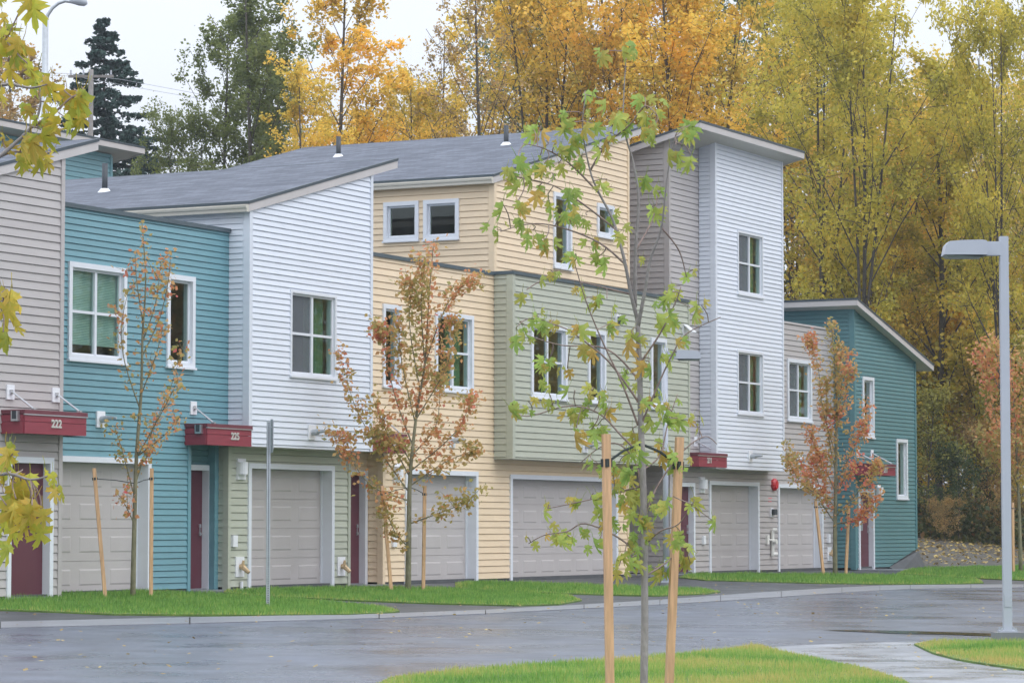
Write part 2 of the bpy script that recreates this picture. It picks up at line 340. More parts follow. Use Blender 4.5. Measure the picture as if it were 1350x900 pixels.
def window(h, pl, a0, a1, z0, z1, style, cas=.085, inner='dark', name='window', proud=.045):
    """casing extents; returns the opening"""
    mb = MB()
    pl.box(mb, a0, a1, -.14, proud, z1 - cas, z1); pl.box(mb, a0, a1, -.14, proud, z0, z0 + cas)
    pl.box(mb, a0, a0 + cas, -.14, proud - .002, z0 + cas, z1 - cas); pl.box(mb, a1 - cas, a1, -.14, proud - .002, z0 + cas, z1 - cas)
    w = h.part(name, mb, 'trim')
    sill = MB(); pl.box(sill, a0 - .015, a1 + .015, -.1, proud + .025, z0 - .022, z0 + .012); h.part('sill', sill, 'trim', w)
    i0, i1, j0, j1 = a0 + cas, a1 - cas, z0 + cas, z1 - cas; fw = .038
    fr = MB()
    for b in ((i0, i0 + fw, j0, j1), (i1 - fw, i1, j0, j1), (i0 + fw, i1 - fw, j0, j0 + fw), (i0 + fw, i1 - fw, j1 - fw, j1)): pl.box(fr, b[0], b[1], -.075, -.025, b[2], b[3])
    h.part('frame', fr, 'trim', w)
    ca, cz = (i0 + i1) / 2, (j0 + j1) / 2; cols = [(i0 + fw, i1 - fw)]; rows = [(j0 + fw, j1 - fw)]
    if style == 'quad':
        m = MB(); pl.box(m, ca - .03, ca + .03, -.07, -.012, j0 + fw, j1 - fw); h.part('mullion', m, 'trim', w)
        cols = [(i0 + fw, ca - .03), (ca + .03, i1 - fw)]; rows = [(j0 + fw, cz - .022), (cz + .022, j1 - fw)]
        for c in cols:
            m = MB(); pl.box(m, c[0], c[1], -.07, -.016, cz - .022, cz + .022); h.part('rail', m, 'trim', w)
    for c in cols:
        for r in rows:
            m = MB(); pl.box(m, c[0], c[1], -.056, -.05, r[0], r[1]); h.part('pane', m, 'glass', w)
    if inner == 'blind':
        m = MB(); z = j1 - .03
        while z > j0 + .18:
            pl.prism(m, [(i0 + .02, z), (i1 - .02, z), (i1 - .02, z + .022), (i0 + .02, z + .022)], -.112, -.106); z -= .026
        h.part('blind', m, 'blind', w)
    if inner in ('curtain', 'screen', 'curtain_full'):
        for ci, c in enumerate(cols if style == 'quad' else [(i0, i1)]):
            if inner == 'curtain' and ci == 0: continue
            m = MB(); n = 14; k = 0; ptsb = []
            for q in range(n + 1):
                a = lerp(c[0] - .02, c[1] + .02, q / n); ptsb.append((a, -.2 - .025 * math.sin(q * 2.4)))
            for (aa, oa), (ab, ob) in zip(ptsb, ptsb[1:]):
                m.prism([pl.pt(aa, oa, j0 - .05), pl.pt(ab, ob, j0 - .05), pl.pt(ab, ob - .006, j0 - .05), pl.pt(aa, oa - .006, j0 - .05)],
                        [pl.pt(aa, oa, j1 + .05), pl.pt(ab, ob, j1 + .05), pl.pt(ab, ob - .006, j1 + .05), pl.pt(aa, oa - .006, j1 + .05)])
            if inner == 'screen' and ci == 0: continue
            h.part('curtain', m, 'curtain', w)
    if inner == 'screen':
        c = cols[0]; m = MB(); pl.box(m, c[0], c[1], -.047, -.045, j0 + fw, j1 - fw); h.part('insect_screen', m, 'screen', w)
    return (i0 - .005, i1 + .005, j0 - .005, j1 + .005)
def garage(h, pl, a0, a1, ztop, cols, recess=.2, cas=.09):
    """casing extents -> opening"""
    i0, i1, j1 = a0 + cas, a1 - cas, ztop - cas
    fr = MB()
    pl.box(fr, a0, a1, -.012, .04, j1, ztop); pl.box(fr, a0, i0, -.012, .038, 0, j1); pl.box(fr, i1, a1, -.012, .038, 0, j1)
    pl.box(fr, i0 - .03, i0, -recess, -.012, 0, j1); pl.box(fr, i1, i1 + .03, -recess, -.012, 0, j1); pl.box(fr, i0 - .03, i1 + .03, -recess, -.012, j1, j1 + .03)
    pl.box(fr, i1 - .028, i1, -recess, -recess + .03, 0, j1); pl.box(fr, i0, i0 + .028, -recess, -recess + .03, 0, j1)
    d = MB(); n = 4; sh = (j1 - .01) / n
    for r in range(n): pl.box(d, i0 - .02, i1 + .02, -recess - .06, -recess, .012 + r * sh, .012 + (r + 1) * sh - .008)
    pl.box(d, i0 - .02, i1 + .02, -recess - .06, -recess - .012, .012, j1 + .02)
    g = h.part('garage_door', d, 'garage'); h.part('door_frame', fr, 'trim', g)
    cw = (i1 - i0) / cols; ph = sh * .52
    for r in range(n):
        zc = .012 + (r + .5) * sh
        for c in range(cols):
            ac = i0 + (c + .5) * cw; pw = cw * .37; m = MB(); o = -recess
            q = [(ac - pw, zc - ph / 2), (ac + pw, zc - ph / 2), (ac + pw, zc + ph / 2), (ac - pw, zc + ph / 2)]
            q2 = [(ac - pw + .03, zc - ph / 2 + .03), (ac + pw - .03, zc - ph / 2 + .03), (ac + pw - .03, zc + ph / 2 - .03), (ac - pw + .03, zc + ph / 2 - .03)]
            m.prism([pl.pt(a, o - .002, z) for a, z in q], [pl.pt(a, o + .009, z) for a, z in q2]); h.part('panel', m, 'garage', g)
    sw = MB(); pl.box(sw, i0, i1, -recess - .02, -recess + .012, .0, .03); h.part('bottom_seal', sw, 'dark_metal', g)
    return (i0 - .005, i1 + .005, -1, j1 + .005)
def door(h, pl, a0, a1, ztop, recess=.12, cas=.09, light=True, glass_hi=True):
    i0, i1, j1 = a0 + cas, a1 - cas, ztop - cas
    d = MB(); pl.box(d, i0, i1, -recess - .045, -recess, .03, j1); g = h.part('entry_door', d, 'maroon')
    fr = MB(); pl.box(fr, a0, a1, -.012, .04, j1, ztop); pl.box(fr, a0, i0, -.012, .038, 0, j1); pl.box(fr, i1, a1, -.012, .038, 0, j1)
    pl.box(fr, i0 - .025, i0, -recess - .05, -.012, 0, j1); pl.box(fr, i1, i1 + .025, -recess - .05, -.012, 0, j1); pl.box(fr, i0 - .025, i1 + .025, -recess - .05, -.012, j1, j1 + .025)
    h.part('door_frame', fr, 'trim', g)
    if light:
        m = MB(); ac = lerp(i0, i1, .42); pl.box(m, ac - .1, ac + .1, -recess, -recess + .012, .98, j1 - .16); h.part('light_frame', m, 'galv', g)
        m = MB(); pl.box(m, ac - .075, ac + .075, -recess + .012, -recess + .016, 1.0, j1 - .18); h.part('glazing', m, 'glass', g)
    m = MB()
    pl.box(m, i1 - .1, i1 - .05, -recess - .002, -recess + .02, .92, .98); pl.box(m, i1 - .085, i1 - .065, -recess - .002, -recess + .012, .975, 1.07); pl.box(m, i1 - .1, i1 - .05, -recess - .002, -recess + .02, 1.06, 1.12)
    p, q = pl.pt(i1 - .075, -recess + .02, .95), pl.pt(i1 - .075, -recess + .06, .95); m.tube([(p[0], p[1] + .005, p[2]), q], .012); p2 = pl.pt(i1 - .17, -recess + .06, .95); m.tube([q, p2], .011)
    h.part('handle', m, 'steel', g)
    m = MB(); pl.box(m, i0, i1, -recess - .04, .0, 0, .03); h.part('threshold', m, 'concrete', g)
    return (i0 - .005, i1 + .005, -1, j1 + .005)
def text(h, s, size, pos, mat, parent):
    c = bpy.data.curves.new('number', 'FONT'); c.body = s; c.size = size; c.extrude = .006; c.align_x = 'CENTER'; c.align_y = 'CENTER'; c.space_character = 1.05; c.offset = .006
    o = bpy.data.objects.new('tmp', c); COL.objects.link(o); dg = bpy.context.evaluated_depsgraph_get()
    me = bpy.data.meshes.new_from_object(o.evaluated_get(dg)); bpy.data.objects.remove(o)
    me.materials.clear(); me.materials.append(MATS[mat])
    me.transform(Matrix.Translation(Vector(pos) - Vector(h.o)) @ Matrix.Rotation(math.pi / 2, 4, 'X'))
    return link('house_number', me, parent)
def canopy(h, u0, u1, vw, vf, z0, z1, num, nu, rods, plate_v, spot=True):
    """a red box canopy from the wall plane vw out to vf"""
    F = Plane('F', vf); zm = z0 + (z1 - z0) * .5
    b = MB(); b.box(u0 + .01, u1 - .01, vf + .01, vw, z0 + .012, z1 - .01); c = h.part('canopy', b, 'canopy_top')
    for za, zb in ((z0, zm - .004), (zm + .004, z1 - .075)):
        m = MB(); m.box(u0, u1, vf - .012, vf + .012, za, zb); h.part('fascia_board', m, 'canopy', c)
        m = MB(); m.box(u0 - .012, u0 + .012, vf + .012, vw, za, zb); h.part('fascia_board', m, 'canopy', c)
        m = MB(); m.box(u1 - .012, u1 + .012, vf + .012, vw, za, zb); h.part('fascia_board', m, 'canopy', c)
    m = MB(); m.box(u0 - .02, u1 + .02, vf - .024, vf + .014, z1 - .06, z1); m.box(u0 - .022, u0 + .012, vf + .014, vw, z1 - .06, z1); h.part('top_band', m, 'canopy_top', c)
    m = MB(); m.box(u0 - .018, u1 + .018, vf - .03, vf + .0, z1 - .078, z1 - .061); h.part('drip_edge', m, 'steel', c)
    text(h, num, .165, (nu, vf - .022, (z0 + z1) / 2 - .02), 'number', c)
    for ru, ru2 in rods:
        zp = z1 + .27
        m = MB(); m.box(ru - .09, ru + .09, plate_v - .035, plate_v, zp - .11, zp + .11); w = h.part('rod_plate', m, 'white_plastic')
        m = MB(); m.tube([(ru, plate_v - .03, zp), (ru, plate_v - .07, zp), (ru2, vf + .05, z1 + .02)], .014, 6); m.box(ru2 - .03, ru2 + .03, vf + .02, vf + .08, z1 - .005, z1 + .03); m.box(ru - .035, ru + .035, plate_v - .055, plate_v - .03, zp - .035, zp + .035); h.part('tie_rod', m, 'steel', w)
    if spot:
        vc = vf + .13
        m = MB(); m.box(u0 - .075, u0 - .012, vc - .06, vc + .06, z1 - .17, z1 - .02); s = h.part('spotlight', m, 'steel')
        m = MB(); m.box(u0 - .079, u0 - .06, vc - .035, vc + .04, z1 - .14, z1 - .02); h.part('lens', m, 'dark_metal', s)
    return c
def wall_light(h, pl, a, z):
    m = MB(); pl.box(m, a - .13, a + .13, .0, .045, z - .18, z + .18); w = h.part('wall_light', m, 'white_plastic')
    m = MB(); n = 8; pr = [(a - .02 + .11 * math.cos(math.pi * k / n), .045 + .12 * math.sin(math.pi * k / n)) for k in range(n + 1)]
    m.prism([pl.pt(x, o, z - .09) for x, o in pr], [pl.pt(x, o, z + .12) for x, o in pr]); h.part('shade', m, 'white_plastic', w, smooth=False)
def vent(h, pl, a, z):
    m = MB(); pl.box(m, a - .11, a + .11, .0, .04, z - .13, z + .13); w = h.part('vent_plate', m, 'white_plastic')
    m = MB(); m.tube([pl.pt(a, .04, z), pl.pt(a, .16, z)], .055, 10); m.tube([pl.pt(a, .13, z + .015), pl.pt(a, .33, z + .015)], [.045, .02], 8); h.part('vent_pipe', m, 'galv', w)
def hose_bib(h, pl, a, z):
    m = MB(); pl.box(m, a - .13, a + .13, .0, .035, z - .17, z + .17); w = h.part('tap_plate', m, 'white_plastic')
    m = MB(); m.tube([pl.pt(a, .03, z), pl.pt(a, .12, z)], .045, 8); m.tube([pl.pt(a, .08, z), pl.pt(a + .02, .2, z - .1)], [.05, .035], 8); m.tube([pl.pt(a, .08, z), pl.pt(a, .1, z + .11)], [.035, .02], 8); h.part('tap', m, 'brass', w)
def box_plate(h, pl, a, z, w, hh, d, mat, name): 
    m = MB(); pl.box(m, a - w / 2, a + w / 2, .0, d, z - hh / 2, z + hh / 2); return h.part(name, m, mat)
def shed_roof(h, axis, lo, hi, zlo, zhi, c0, c1, fascia=.18, thick=.05, gutter=True, gut_at='lo', ptop=.0, fmat='fascia'):
    """single-slope roof. axis 'u': height runs from lo to hi along u and c is v; axis 'v': the other way round. z are the top of the shingles"""
    P = (lambda a, c, z: (a, c, z)) if axis == 'u' else (lambda a, c, z: (c, a, z))
    m = MB(); ring = [(lo, c0), (hi, c0), (hi, c1), (lo, c1)]; zz = lambda a: lerp(zlo, zhi, (a - lo) / (hi - lo))
    m.prism([P(a, c, zz(a) - .03) for a, c in ring], [P(a, c, zz(a)) for a, c in ring])
    me = m.mesh('roof', 'shingles', h.o); uvl = me.uv_layers.new(name='UVMap'); fl = math.hypot(hi - lo, zhi - zlo) / abs(hi - lo)
    for lp in me.loops:
        co = me.vertices[lp.vertex_index].co; aa, cc = (co.x, co.y) if axis == 'u' else (co.y, co.x)
        uvl.data[lp.index].uv = (cc, aa * fl)
    r = link('roof', me, h.root)
    s = MB(); e = .025; d = 1 if c1 > c0 else -1; g = 1 if hi > lo else -1
    ring2 = [(lo + g * e, c0 + d * e), (hi - g * e, c0 + d * e), (hi - g * e, c1 - d * e), (lo + g * e, c1 - d * e)]
    s.prism([P(a, c, zz(a) - fascia + .025) for a, c in ring2], [P(a, c, zz(a) - fascia + .045) for a, c in ring2]); h.part('soffit', s, 'soffit', r)
    def fas(a0_, b0_, a1_, b1_):
        q = MB(); q.prism([P(a0_, b0_, zz(a0_) - fascia), P(a1_, b0_, zz(a1_) - fascia), P(a1_, b1_, zz(a1_) - fascia), P(a0_, b1_, zz(a0_) - fascia)],
                         [P(a0_, b0_, zz(a0_) - .045), P(a1_, b0_, zz(a1_) - .045), P(a1_, b1_, zz(a1_) - .045), P(a0_, b1_, zz(a0_) - .045)]); h.part('fascia', q, fmat, r)
    fas(lo, c0, hi, c0 + d * .024); fas(lo, c1 - d * .024, hi, c1); fas(hi - g * .024, c0 + d * .025, hi, c1 - d * .025)
    if not gutter: fas(lo, c0 + d * .025, lo + g * .024, c1 - d * .025)
    q = MB(); t = .012
    for (a0_, b0_, a1_, b1_) in ((lo - g * t, c0 - d * t, hi + g * t, c0 + d * .02), (lo - g * t, c1 - d * .02, hi + g * t, c1 + d * t), (hi - g * .02, c0 + d * .021, hi + g * t, c1 - d * .021), (lo - g * t, c0 + d * .021, lo + g * .02, c1 - d * .021)):
        q.prism([P(a0_, b0_, zz(a0_) - .046), P(a1_, b0_, zz(a1_) - .046), P(a1_, b1_, zz(a1_) - .046), P(a0_, b1_, zz(a0_) - .046)], [P(a0_, b0_, zz(a0_) + .004), P(a1_, b0_, zz(a1_) + .004), P(a1_, b1_, zz(a1_) + .004), P(a0_, b1_, zz(a0_) + .004)])
    h.part('drip_edge', q, 'drip', r)
    if gutter:
        q = MB(); gz = zlo - .06; prof = [(0, 0), (-.1, 0), (-.1, -.015), (-.115, -.02), (-.105, -.06), (-.085, -.075), (-.08, -.125), (0, -.125)]
        pr = [(lo + g * (x + .02), gz + z) for x, z in prof]
        q.prism([P(a, c0 + d * .002, z) for a, z in pr], [P(a, c1 - d * .002, z) for a, z in pr]); h.part('gutter', q, 'gutter', r)
    return r
def vent_pipe(h, u, v, z, hgt, r=.055):
    m = MB(); m.tube([(u, v, z - .15), (u, v, z + hgt)], r, 10); p = h.part('roof_vent', m, 'dark_metal', smooth=True)
    m = MB(); m.tube([(u, v, z - .06), (u, v, z + .05)], [.17, .075], 10); h.part('flashing', m, 'white_plastic', p)
def shell(h, u0, u1, v0, v1, z1, mat='plaster', floors=(2.75,), left=True, right=True, back=True, zl=None, zr=None, top=True):
    """plain rear and party walls, floors between the storeys"""
    zl = zl or z1; zr = zr or z1
    if left: m = MB(); m.box(u0, u0 + .12, v0 + .18, v1, 0, zl); h.part('side_wall', m, mat)
    if right: m = MB(); m.box(u1 - .12, u1, v0 + .18, v1, 0, zr); h.part('side_wall', m, mat)
    if back: m = MB(); m.prism([(u0 + .12, v1 - .12, 0), (u1 - .12, v1 - .12, 0), (u1 - .12, v1 - .12, zr), (u0 + .12, v1 - .12, zl)], [(u0 + .12, v1, 0), (u1 - .12, v1, 0), (u1 - .12, v1, zr), (u0 + .12, v1, zl)]); h.part('rear_wall', m, mat)
    for z in floors: m = MB(); m.box(u0 + .13, u1 - .13, v0 + .18, v1 - .13, z - .25, z); h.part('floor_slab', m, 'inside')
    m = MB(); m.box(u0 + .14, u1 - .14, v0 + 3.6, v0 + 3.7, 0, min(zl, zr) - .3); h.part('partition', m, 'inside')
def flat_roof(h, u0, u1, v0, v1, z): m = MB(); m.box(u0, u1, v0, v1, z - .2, z); h.part('flat_roof', m, 'cap')
def cap(h, u0, u1, v, z, w=.2, label=None): m = MB(); m.box(u0, u1, v - .05, v + w, z - .07, z); return h.part('parapet_cap', m, 'cap')
E4, E5 = .1016, .127
VB = 27.77; VBK = 36.6
FB = Plane('F', VB)
def onF(px, py, v):
    r = ray(px, py); t = v / (-r[0] * UY + r[1] * UX); return (r[0] * t * UX + r[1] * t * UY, CZ + r[2] * t)
def rect(u0, u1, z0, z1): return [(u0, z0), (u1, z0), (u1, z1), (u0, z1)]

# ---- tan house 222, cut by the left edge of the picture
h = House('light tan townhouse at the left edge with red canopy numbered 222', 34.0, 26.97)
VA = 26.97; FA = Plane('F', VA); uA0, uA1 = 31.0, 37.15
zrA = lambda u: lerp(6.43, 7.075, (u - 35.5) / 2.46)
d_op = door(h, FA, 35.80, 36.93, 2.11, recess=.1, light=False)
wall(h, FA, [(uA0, .05), (uA1, .05), (uA1, zrA(uA1) - .13), (uA0, zrA(uA0) - .13)], [d_op], 'tan', E5)
post(h, FA, uA1 - .085, 0, zrA(uA1) - .15, 'tan', .09)
wall(h, Plane('S', uA0), rect(VA, VBK, .05, zrA(uA0) - .13), [], 'tan', E5); post(h, FA, uA0 - .03, 0, zrA(uA0) - .15, 'tan', .1, 1, Plane('S', uA0), VA)
shell(h, uA0, uA1, VA, VBK, 6.3, 'tan', left=False, zl=zrA(uA0) - .15, zr=zrA(uA1) - .15)
shed_roof(h, 'u', uA0 - .12, 37.97, zrA(uA0 - .12), zrA(37.97), VA - .06, VBK + .3)
u222 = onF(32, 560, VA - .42)[0]
canopy(h, u222, onF(113, 560, VA - .42)[0], VA, VA - .42, 2.44, 2.79, '222', onF(73, 556, VA - .42)[0], [(35.84, 35.95), (36.97, 37.1)], VA)
fo = MB(); fo.box(uA0, uA1 - .01, VA + .005, VA + .14, -.3, .06); h.part('foundation', fo, 'foundation')

# ---- teal house
h = House('teal townhouse with flat parapet roof between the tan and white houses', 40.0, VB)
u0, u1 = 36.9, 43.04; zp = 6.16
w1 = window(h, FB, 38.38, 39.96, 3.69, 5.24, 'quad', inner='blind'); w2 = window(h, FB, 41.13, 41.96, 3.71, 5.25, 'single', inner='dark')
g1 = garage(h, FB, 37.98, 40.70, 2.18, 3)
RD = VB + .33
rec = (41.87, 43.3, -1, 2.46)
wall(h, FB, rect(u0, u1, .05, zp - .07), [w1, w2, g1, rec], 'teal', E4)
post(h, FB, 41.79, .0, 2.46, 'teal', .085); cap(h, u0, u1 + .0, VB, zp)
m = MB(); m.box(41.85, 43.2, VB + .0, RD + .5, 2.46, 2.6); h.part('recess_ceiling', m, 'soffit')
FR = Plane('F', RD); d_op = door(h, FR, 42.0, 43.0, 2.12, recess=.1)
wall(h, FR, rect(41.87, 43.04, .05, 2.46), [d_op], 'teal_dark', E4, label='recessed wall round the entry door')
m = MB(); m.box(41.72, 41.88, VB + .02, RD + .1, 0, 2.46); h.part('reveal', m, 'teal')
shell(h, u0, u1, VB, VBK, 6.05, 'teal', floors=(2.75, 5.8)); flat_roof(h, u0 + .1, u1 - .0, VB + .15, VBK, 5.95)
canopy(h, 41.72, 43.085, VB, 27.335, 2.43, 2.785, '225', 42.56, [(41.94, 42.0)], VB)
vent(h, FB, 39.27, 2.78)
fo = MB(); fo.box(u0, 41.87, VB + .005, VB + .14, -.3, .06); h.part('foundation', fo, 'foundation')
st = MB(); st.box(41.88, 43.04, VB - .25, RD + .3, -.2, .012); h.part('door_step', st, 'concrete')

# ---- white box over sage garage
h = House('white and sage townhouse with sloped roof behind the metal signpost', 45.0, VB)
VD = VB - .41; FD = Plane('F', VD); SD = Plane('S', 43.04); u0, u1 = 43.04, 47.2
zrD = lambda u: lerp(6.61, 7.90, (u - 42.94) / 5.11)
w1 = window(h, FD, 44.36, 45.92, 3.69, 5.20, 'quad', cas=.05, inner='screen', proud=.03)
wall(h, FD, [(u0, 2.44), (u1, 2.44), (u1, zrD(u1) - .13), (u0, zrD(u0) - .13)], [w1], 'white', E4)
wall(h, SD, rect(VD, VBK, 2.44, zrD(u0) - .12), [], 'white', E4)
post(h, FD, u0 - .03, 2.44, zrD(u0) - .15, 'white', .1, 1, SD, VD); post(h, FD, u1 - .075, 2.44, zrD(u1) - .15, 'white', .08)
m = MB(); m.box(u0 + .01, u1 - .01, VD + .01, VB + .0, 2.43, 2.5); h.part('overhang_soffit', m, 'soffit')
m = MB(); m.box(u1 - .12, u1 - .002, VD + .15, VBK, 2.45, zrD(u1) - .17); h.part('side_wall', m, 'white')
g1 = garage(h, FB, 43.66, 46.54, 2.17, 3)
wall(h, FB, rect(43.05, 47.12, .05, 2.43), [g1], 'sage', E5)
SG = Plane('S', 43.05); wall(h, SG, rect(VB, RD + .02, .05, 2.45), [], 'sage', E5)
post(h, FB, 43.02, 0, 2.43, 'sage', .085, 1, SG, VB); post(h, FB, 47.04, 0, 2.43, 'sage', .085)
shell(h, u0, u1, VB, VBK, 6.4, 'white', floors=(2.75, 5.6), left=False, right=False, zl=zrD(u0) - .2, zr=zrD(u1) - .2)
shed_roof(h, 'u', 42.93, 48.05, zrD(42.93), zrD(48.05), VD - .06, VBK + .3)
vent_pipe(h, 45.69, 32.23, zrD(45.69), .52)
vent(h, FD, 45.07, 2.73); wall_light(h, FB, 43.42, 2.06); box_plate(h, FB, 43.21, .83, .14, .2, .06, 'white_plastic', 'switch_box'); hose_bib(h, FB, 43.40, .39); hose_bib(h, FB, 46.80, .36)
fo = MB(); fo.box(43.06, 47.1, VB + .005, VB + .14, -.3, .06); h.part('foundation', fo, 'foundation')
pp = MB(); pp.tube([(43.42, VB - .05, -.1), (43.42, VB - .05, .14)], .03, 8); h.part('clean_out_pipe', pp, 'white_plastic')

# ---- yellow house with the sage box
h = House('pale yellow townhouse with a projecting sage green bay over a wide garage', 53.0, VB)
u0, u1, uS = 47.2, 59.07, 52.78; zp = 6.16
w1 = window(h, FB, 48.29, 48.97, 3.68, 5.23, 'single', inner='dark'); w2 = window(h, FB, 50.32, 51.87, 3.69, 5.22, 'quad', inner='curtain')
g1 = garage(h, FB, 49.16, 52.07, 2.16, 3)
rec = (47.0, 48.33, -1, 2.46)
wall(h, FB, rect(u0, uS, .05, zp - .07), [w1, w2, g1, rec], 'yellow', E5)
g2 = garage(h, FB, 53.45, 58.49, 2.13, 6)
wall(h, FB, rect(uS, u1, .05, 2.46), [g2], 'yellow', E5)
post(h, FB, u1 - .08, 0, 2.46, 'yellow', .085)
FR = Plane('F', RD); d_op = door(h, FR, 47.30, 48.30, 2.12, recess=.1)
wall(h, FR, rect(47.12, 48.33, .05, 2.46), [d_op], 'yellow', E5, label='recessed wall round the entry door')
SY = Plane('S', 48.33); wall(h, SY, rect(VB, RD + .02, .05, 2.46), [], 'yellow', E5); post(h, FB, 48.30, 0, 2.46, 'yellow', .09, 1, SY, VB)
m = MB(); m.box(46.98, 48.35, VB + .0, RD + .5, 2.46, 2.6); h.part('recess_ceiling', m, 'soffit')
m = MB(); m.box(47.0, 47.11, VB + .15, RD + .2, 0, 2.46); h.part('reveal', m, 'sage')
cap(h, u0, uS, VB, zp)
# upper storey
zrY = lambda u: lerp(8.13, 10.0, (u - 52.72) / 7.28)
SU = Plane('S', uS)
w3 = window(h, FB, 55.41, 56.26, 6.46, 8.04, 'single', inner='dark'); w4 = window(h, FB, 57.50, 58.33, 7.29, 8.01, 'single', inner='dark')
wall(h, FB, [(uS, 6.12), (u1 + .05, 6.12), (u1 + .05, zrY(u1 + .05) - .13), (uS, zrY(uS) - .13)], [w3, w4], 'yellow', E5)
w5 = window(h, SU, 29.48, 30.30, 6.87, 7.68, 'single', inner='dark'); w6 = window(h, SU, 28.55, 29.37, 6.86, 7.68, 'single', inner='dark')
wall(h, SU, rect(VB, VBK, 5.9, zrY(uS) - .12), [w5, w6], 'yellow', E5)
post(h, FB, uS - .03, 6.14, zrY(uS) - .15, 'yellow', .1, 1, SU, VB); post(h, FB, u1 - .03, 6.14, zrY(u1) - .15, 'yellow', .085)
shed_roof(h, 'u', 52.66, 60.0, zrY(52.66), zrY(60.0), VB - .06, 36.62)
vent_pipe(h, 57.67, 34.3, zrY(57.67), .45); vent_pipe(h, 57.81, 30.11, zrY(57.81), .42)
shell(h, u0, u1, VB, VBK, 6.0, 'yellow', floors=(2.75, 5.7), left=False, zr=zrY(u1) - .2, zl=6.0)
flat_roof(h, u0, uS, VB + .15, VBK, 5.92)
m = MB(); m.box(uS + .1, u1 - .15, VBK - .14, VBK - .02, 6, 8.0); h.part('rear_wall', m, 'yellow')
# sage bay
VG = VB - .42; FG = Plane('F', VG); ug1 = 61.41; SGb = Plane('S', uS - .01)
wa = window(h, FG, 53.56, 55.18, 3.67, 5.18, 'quad', inner='dark'); wb = window(h, FG, 56.18, 57.03, 3.67, 5.2, 'single', inner='dark'); wc = window(h, FG, 59.32, 60.13, 3.66, 5.21, 'single', inner='dark')
wall(h, FG, rect(uS - .01, ug1, 2.42, 6.10), [wa, wb, wc], 'sage', E5, label='sage green bay front')
wall(h, SGb, rect(VG, VB - .02, 2.42, 6.10), [], 'sage', E5)
post(h, FG, uS - .04, 2.42, 6.1, 'sage', .11, 1, SGb, VG); post(h, FG, ug1 - .08, 2.42, 6.1, 'sage', .08)
m = MB(); m.box(uS, ug1 - .01, VG + .02, VB + .18, 2.42, 2.5); h.part('bay_soffit', m, 'soffit')
m = MB(); m.box(u1, ug1 - .02, VB - .1, VB + 2.0, 2.5, 2.62); h.part('bay_soffit', m, 'soffit')
m = MB(); m.box(uS - .05, ug1 + .04, VG - .05, VB - .03, 6.10, 6.17); h.part('parapet_cap', m, 'cap')
m = MB(); m.box(ug1 - .12, ug1 - .005, VG + .16, VB - .21, 2.5, 6.1); h.part('bay_end_wall', m, 'sage')
vent(h, FG, 56.03, 2.75); box_plate(h, FG, 57.63, 5.495, .22, .22, .05, 'white_plastic', 'vent_plate'); m = MB(); FG.box(m, 57.56, 57.74, .05, .14, 5.40, 5.55); h.part('vent_hood', m, 'dark_metal')
m = MB(); FG.box(m, 61.02, 61.24, 0, .04, 5.3, 5.56); hp = h.part('vent_plate', m, 'white_plastic')
m = MB(); FG.prism(m, [(61.0, 5.36), (61.27, 5.36), (61.27, 5.375), (61.0, 5.375)], .05, .06); m.prism([FG.pt(61.02, .04, 5.58), FG.pt(61.25, .04, 5.58), FG.pt(61.25, .25, 5.40), FG.pt(61.02, .25, 5.40)], [FG.pt(61.02, .04, 5.60), FG.pt(61.25, .04, 5.60), FG.pt(61.25, .27, 5.42), FG.pt(61.02, .27, 5.42)]); h.part('vent_flap', m, 'white_plastic', hp)
canopy(h, 47.18, 48.52, VB, 27.38, 2.44, 2.79, '228', 47.98, [(48.3, 48.4)], VB, spot=False)
wall_light(h, FB, 48.83, 2.08); box_plate(h, FB, 48.72, .81, .14, .22, .06, 'white_plastic', 'switch_box'); vent(h, FB, 51.0, 2.74)
fo = MB(); fo.box(48.34, u1 - .01, VB + .005, VB + .14, -.3, .06); h.part('foundation', fo, 'foundation')
st = MB(); st.box(47.13, 48.32, VB - .25, RD + .3, -.2, .012); h.part('door_step', st, 'concrete')

# ---- tan house with the white tower
VH = VB - .2; FH = Plane('F', VH); VI = VH - .41; FI = Plane('F', VI); u0, u1 = 60.81, 70.87; ut0, ut1 = 62.46, 66.52
h = House('tan townhouse with the tall white tower bay right of the sapling', 64.0, VH)
d_op = door(h, FH, 61.04, 62.15, 2.07, recess=.1); g1 = garage(h, FH, 62.97, 65.92, 2.13, 3); g2 = garage(h, FH, 67.10, 70.05, 2.11, 3)
wj = window(h, FH, 67.74, 69.33, 3.66, 5.18, 'quad', inner='screen')
wall(h, FH, rect(u0, u1, .05, 6.05), [d_op, g1, g2, wj], 'tan', E5)
zT = 9.82
ztp = lambda v: 10.10 - .257 * (v - 26.71)
wall(h, FH, rect(u0, ut0 + .1, 6.05, ztp(VH) - .14), [], 'tan', E5)
ST = Plane('S', u0)
wall(h, ST, [(VH, .05), (VBK, .05), (VBK, ztp(VBK) - .14), (VH, ztp(VH) - .14)], [], 'tan', E5)
post(h, FH, u0 - .03, 0, ztp(VH) - .16, 'tan', .1, 1, ST, VH)
wt1 = window(h, FI, 63.74, 65.27, 6.46, 7.95, 'quad', cas=.055, inner='screen', proud=.03); wt2 = window(h, FI, 63.70, 65.25, 3.68, 5.17, 'quad', cas=.055, inner='screen', proud=.03)
wall(h, FI, rect(ut0, ut1, 2.40, ztp(VI) - .14), [wt1, wt2], 'white', E4, label='white tower front')
SI = Plane('S', ut0); wall(h, SI, rect(VI, VH - .02, 2.40, ztp(VI) - .15), [], 'white', E4)
post(h, FI, ut0 - .03, 2.4, ztp(VI) - .15, 'white', .1, 1, SI, VI); post(h, FI, ut1 - .08, 2.4, ztp(VI) - .15, 'white', .08)
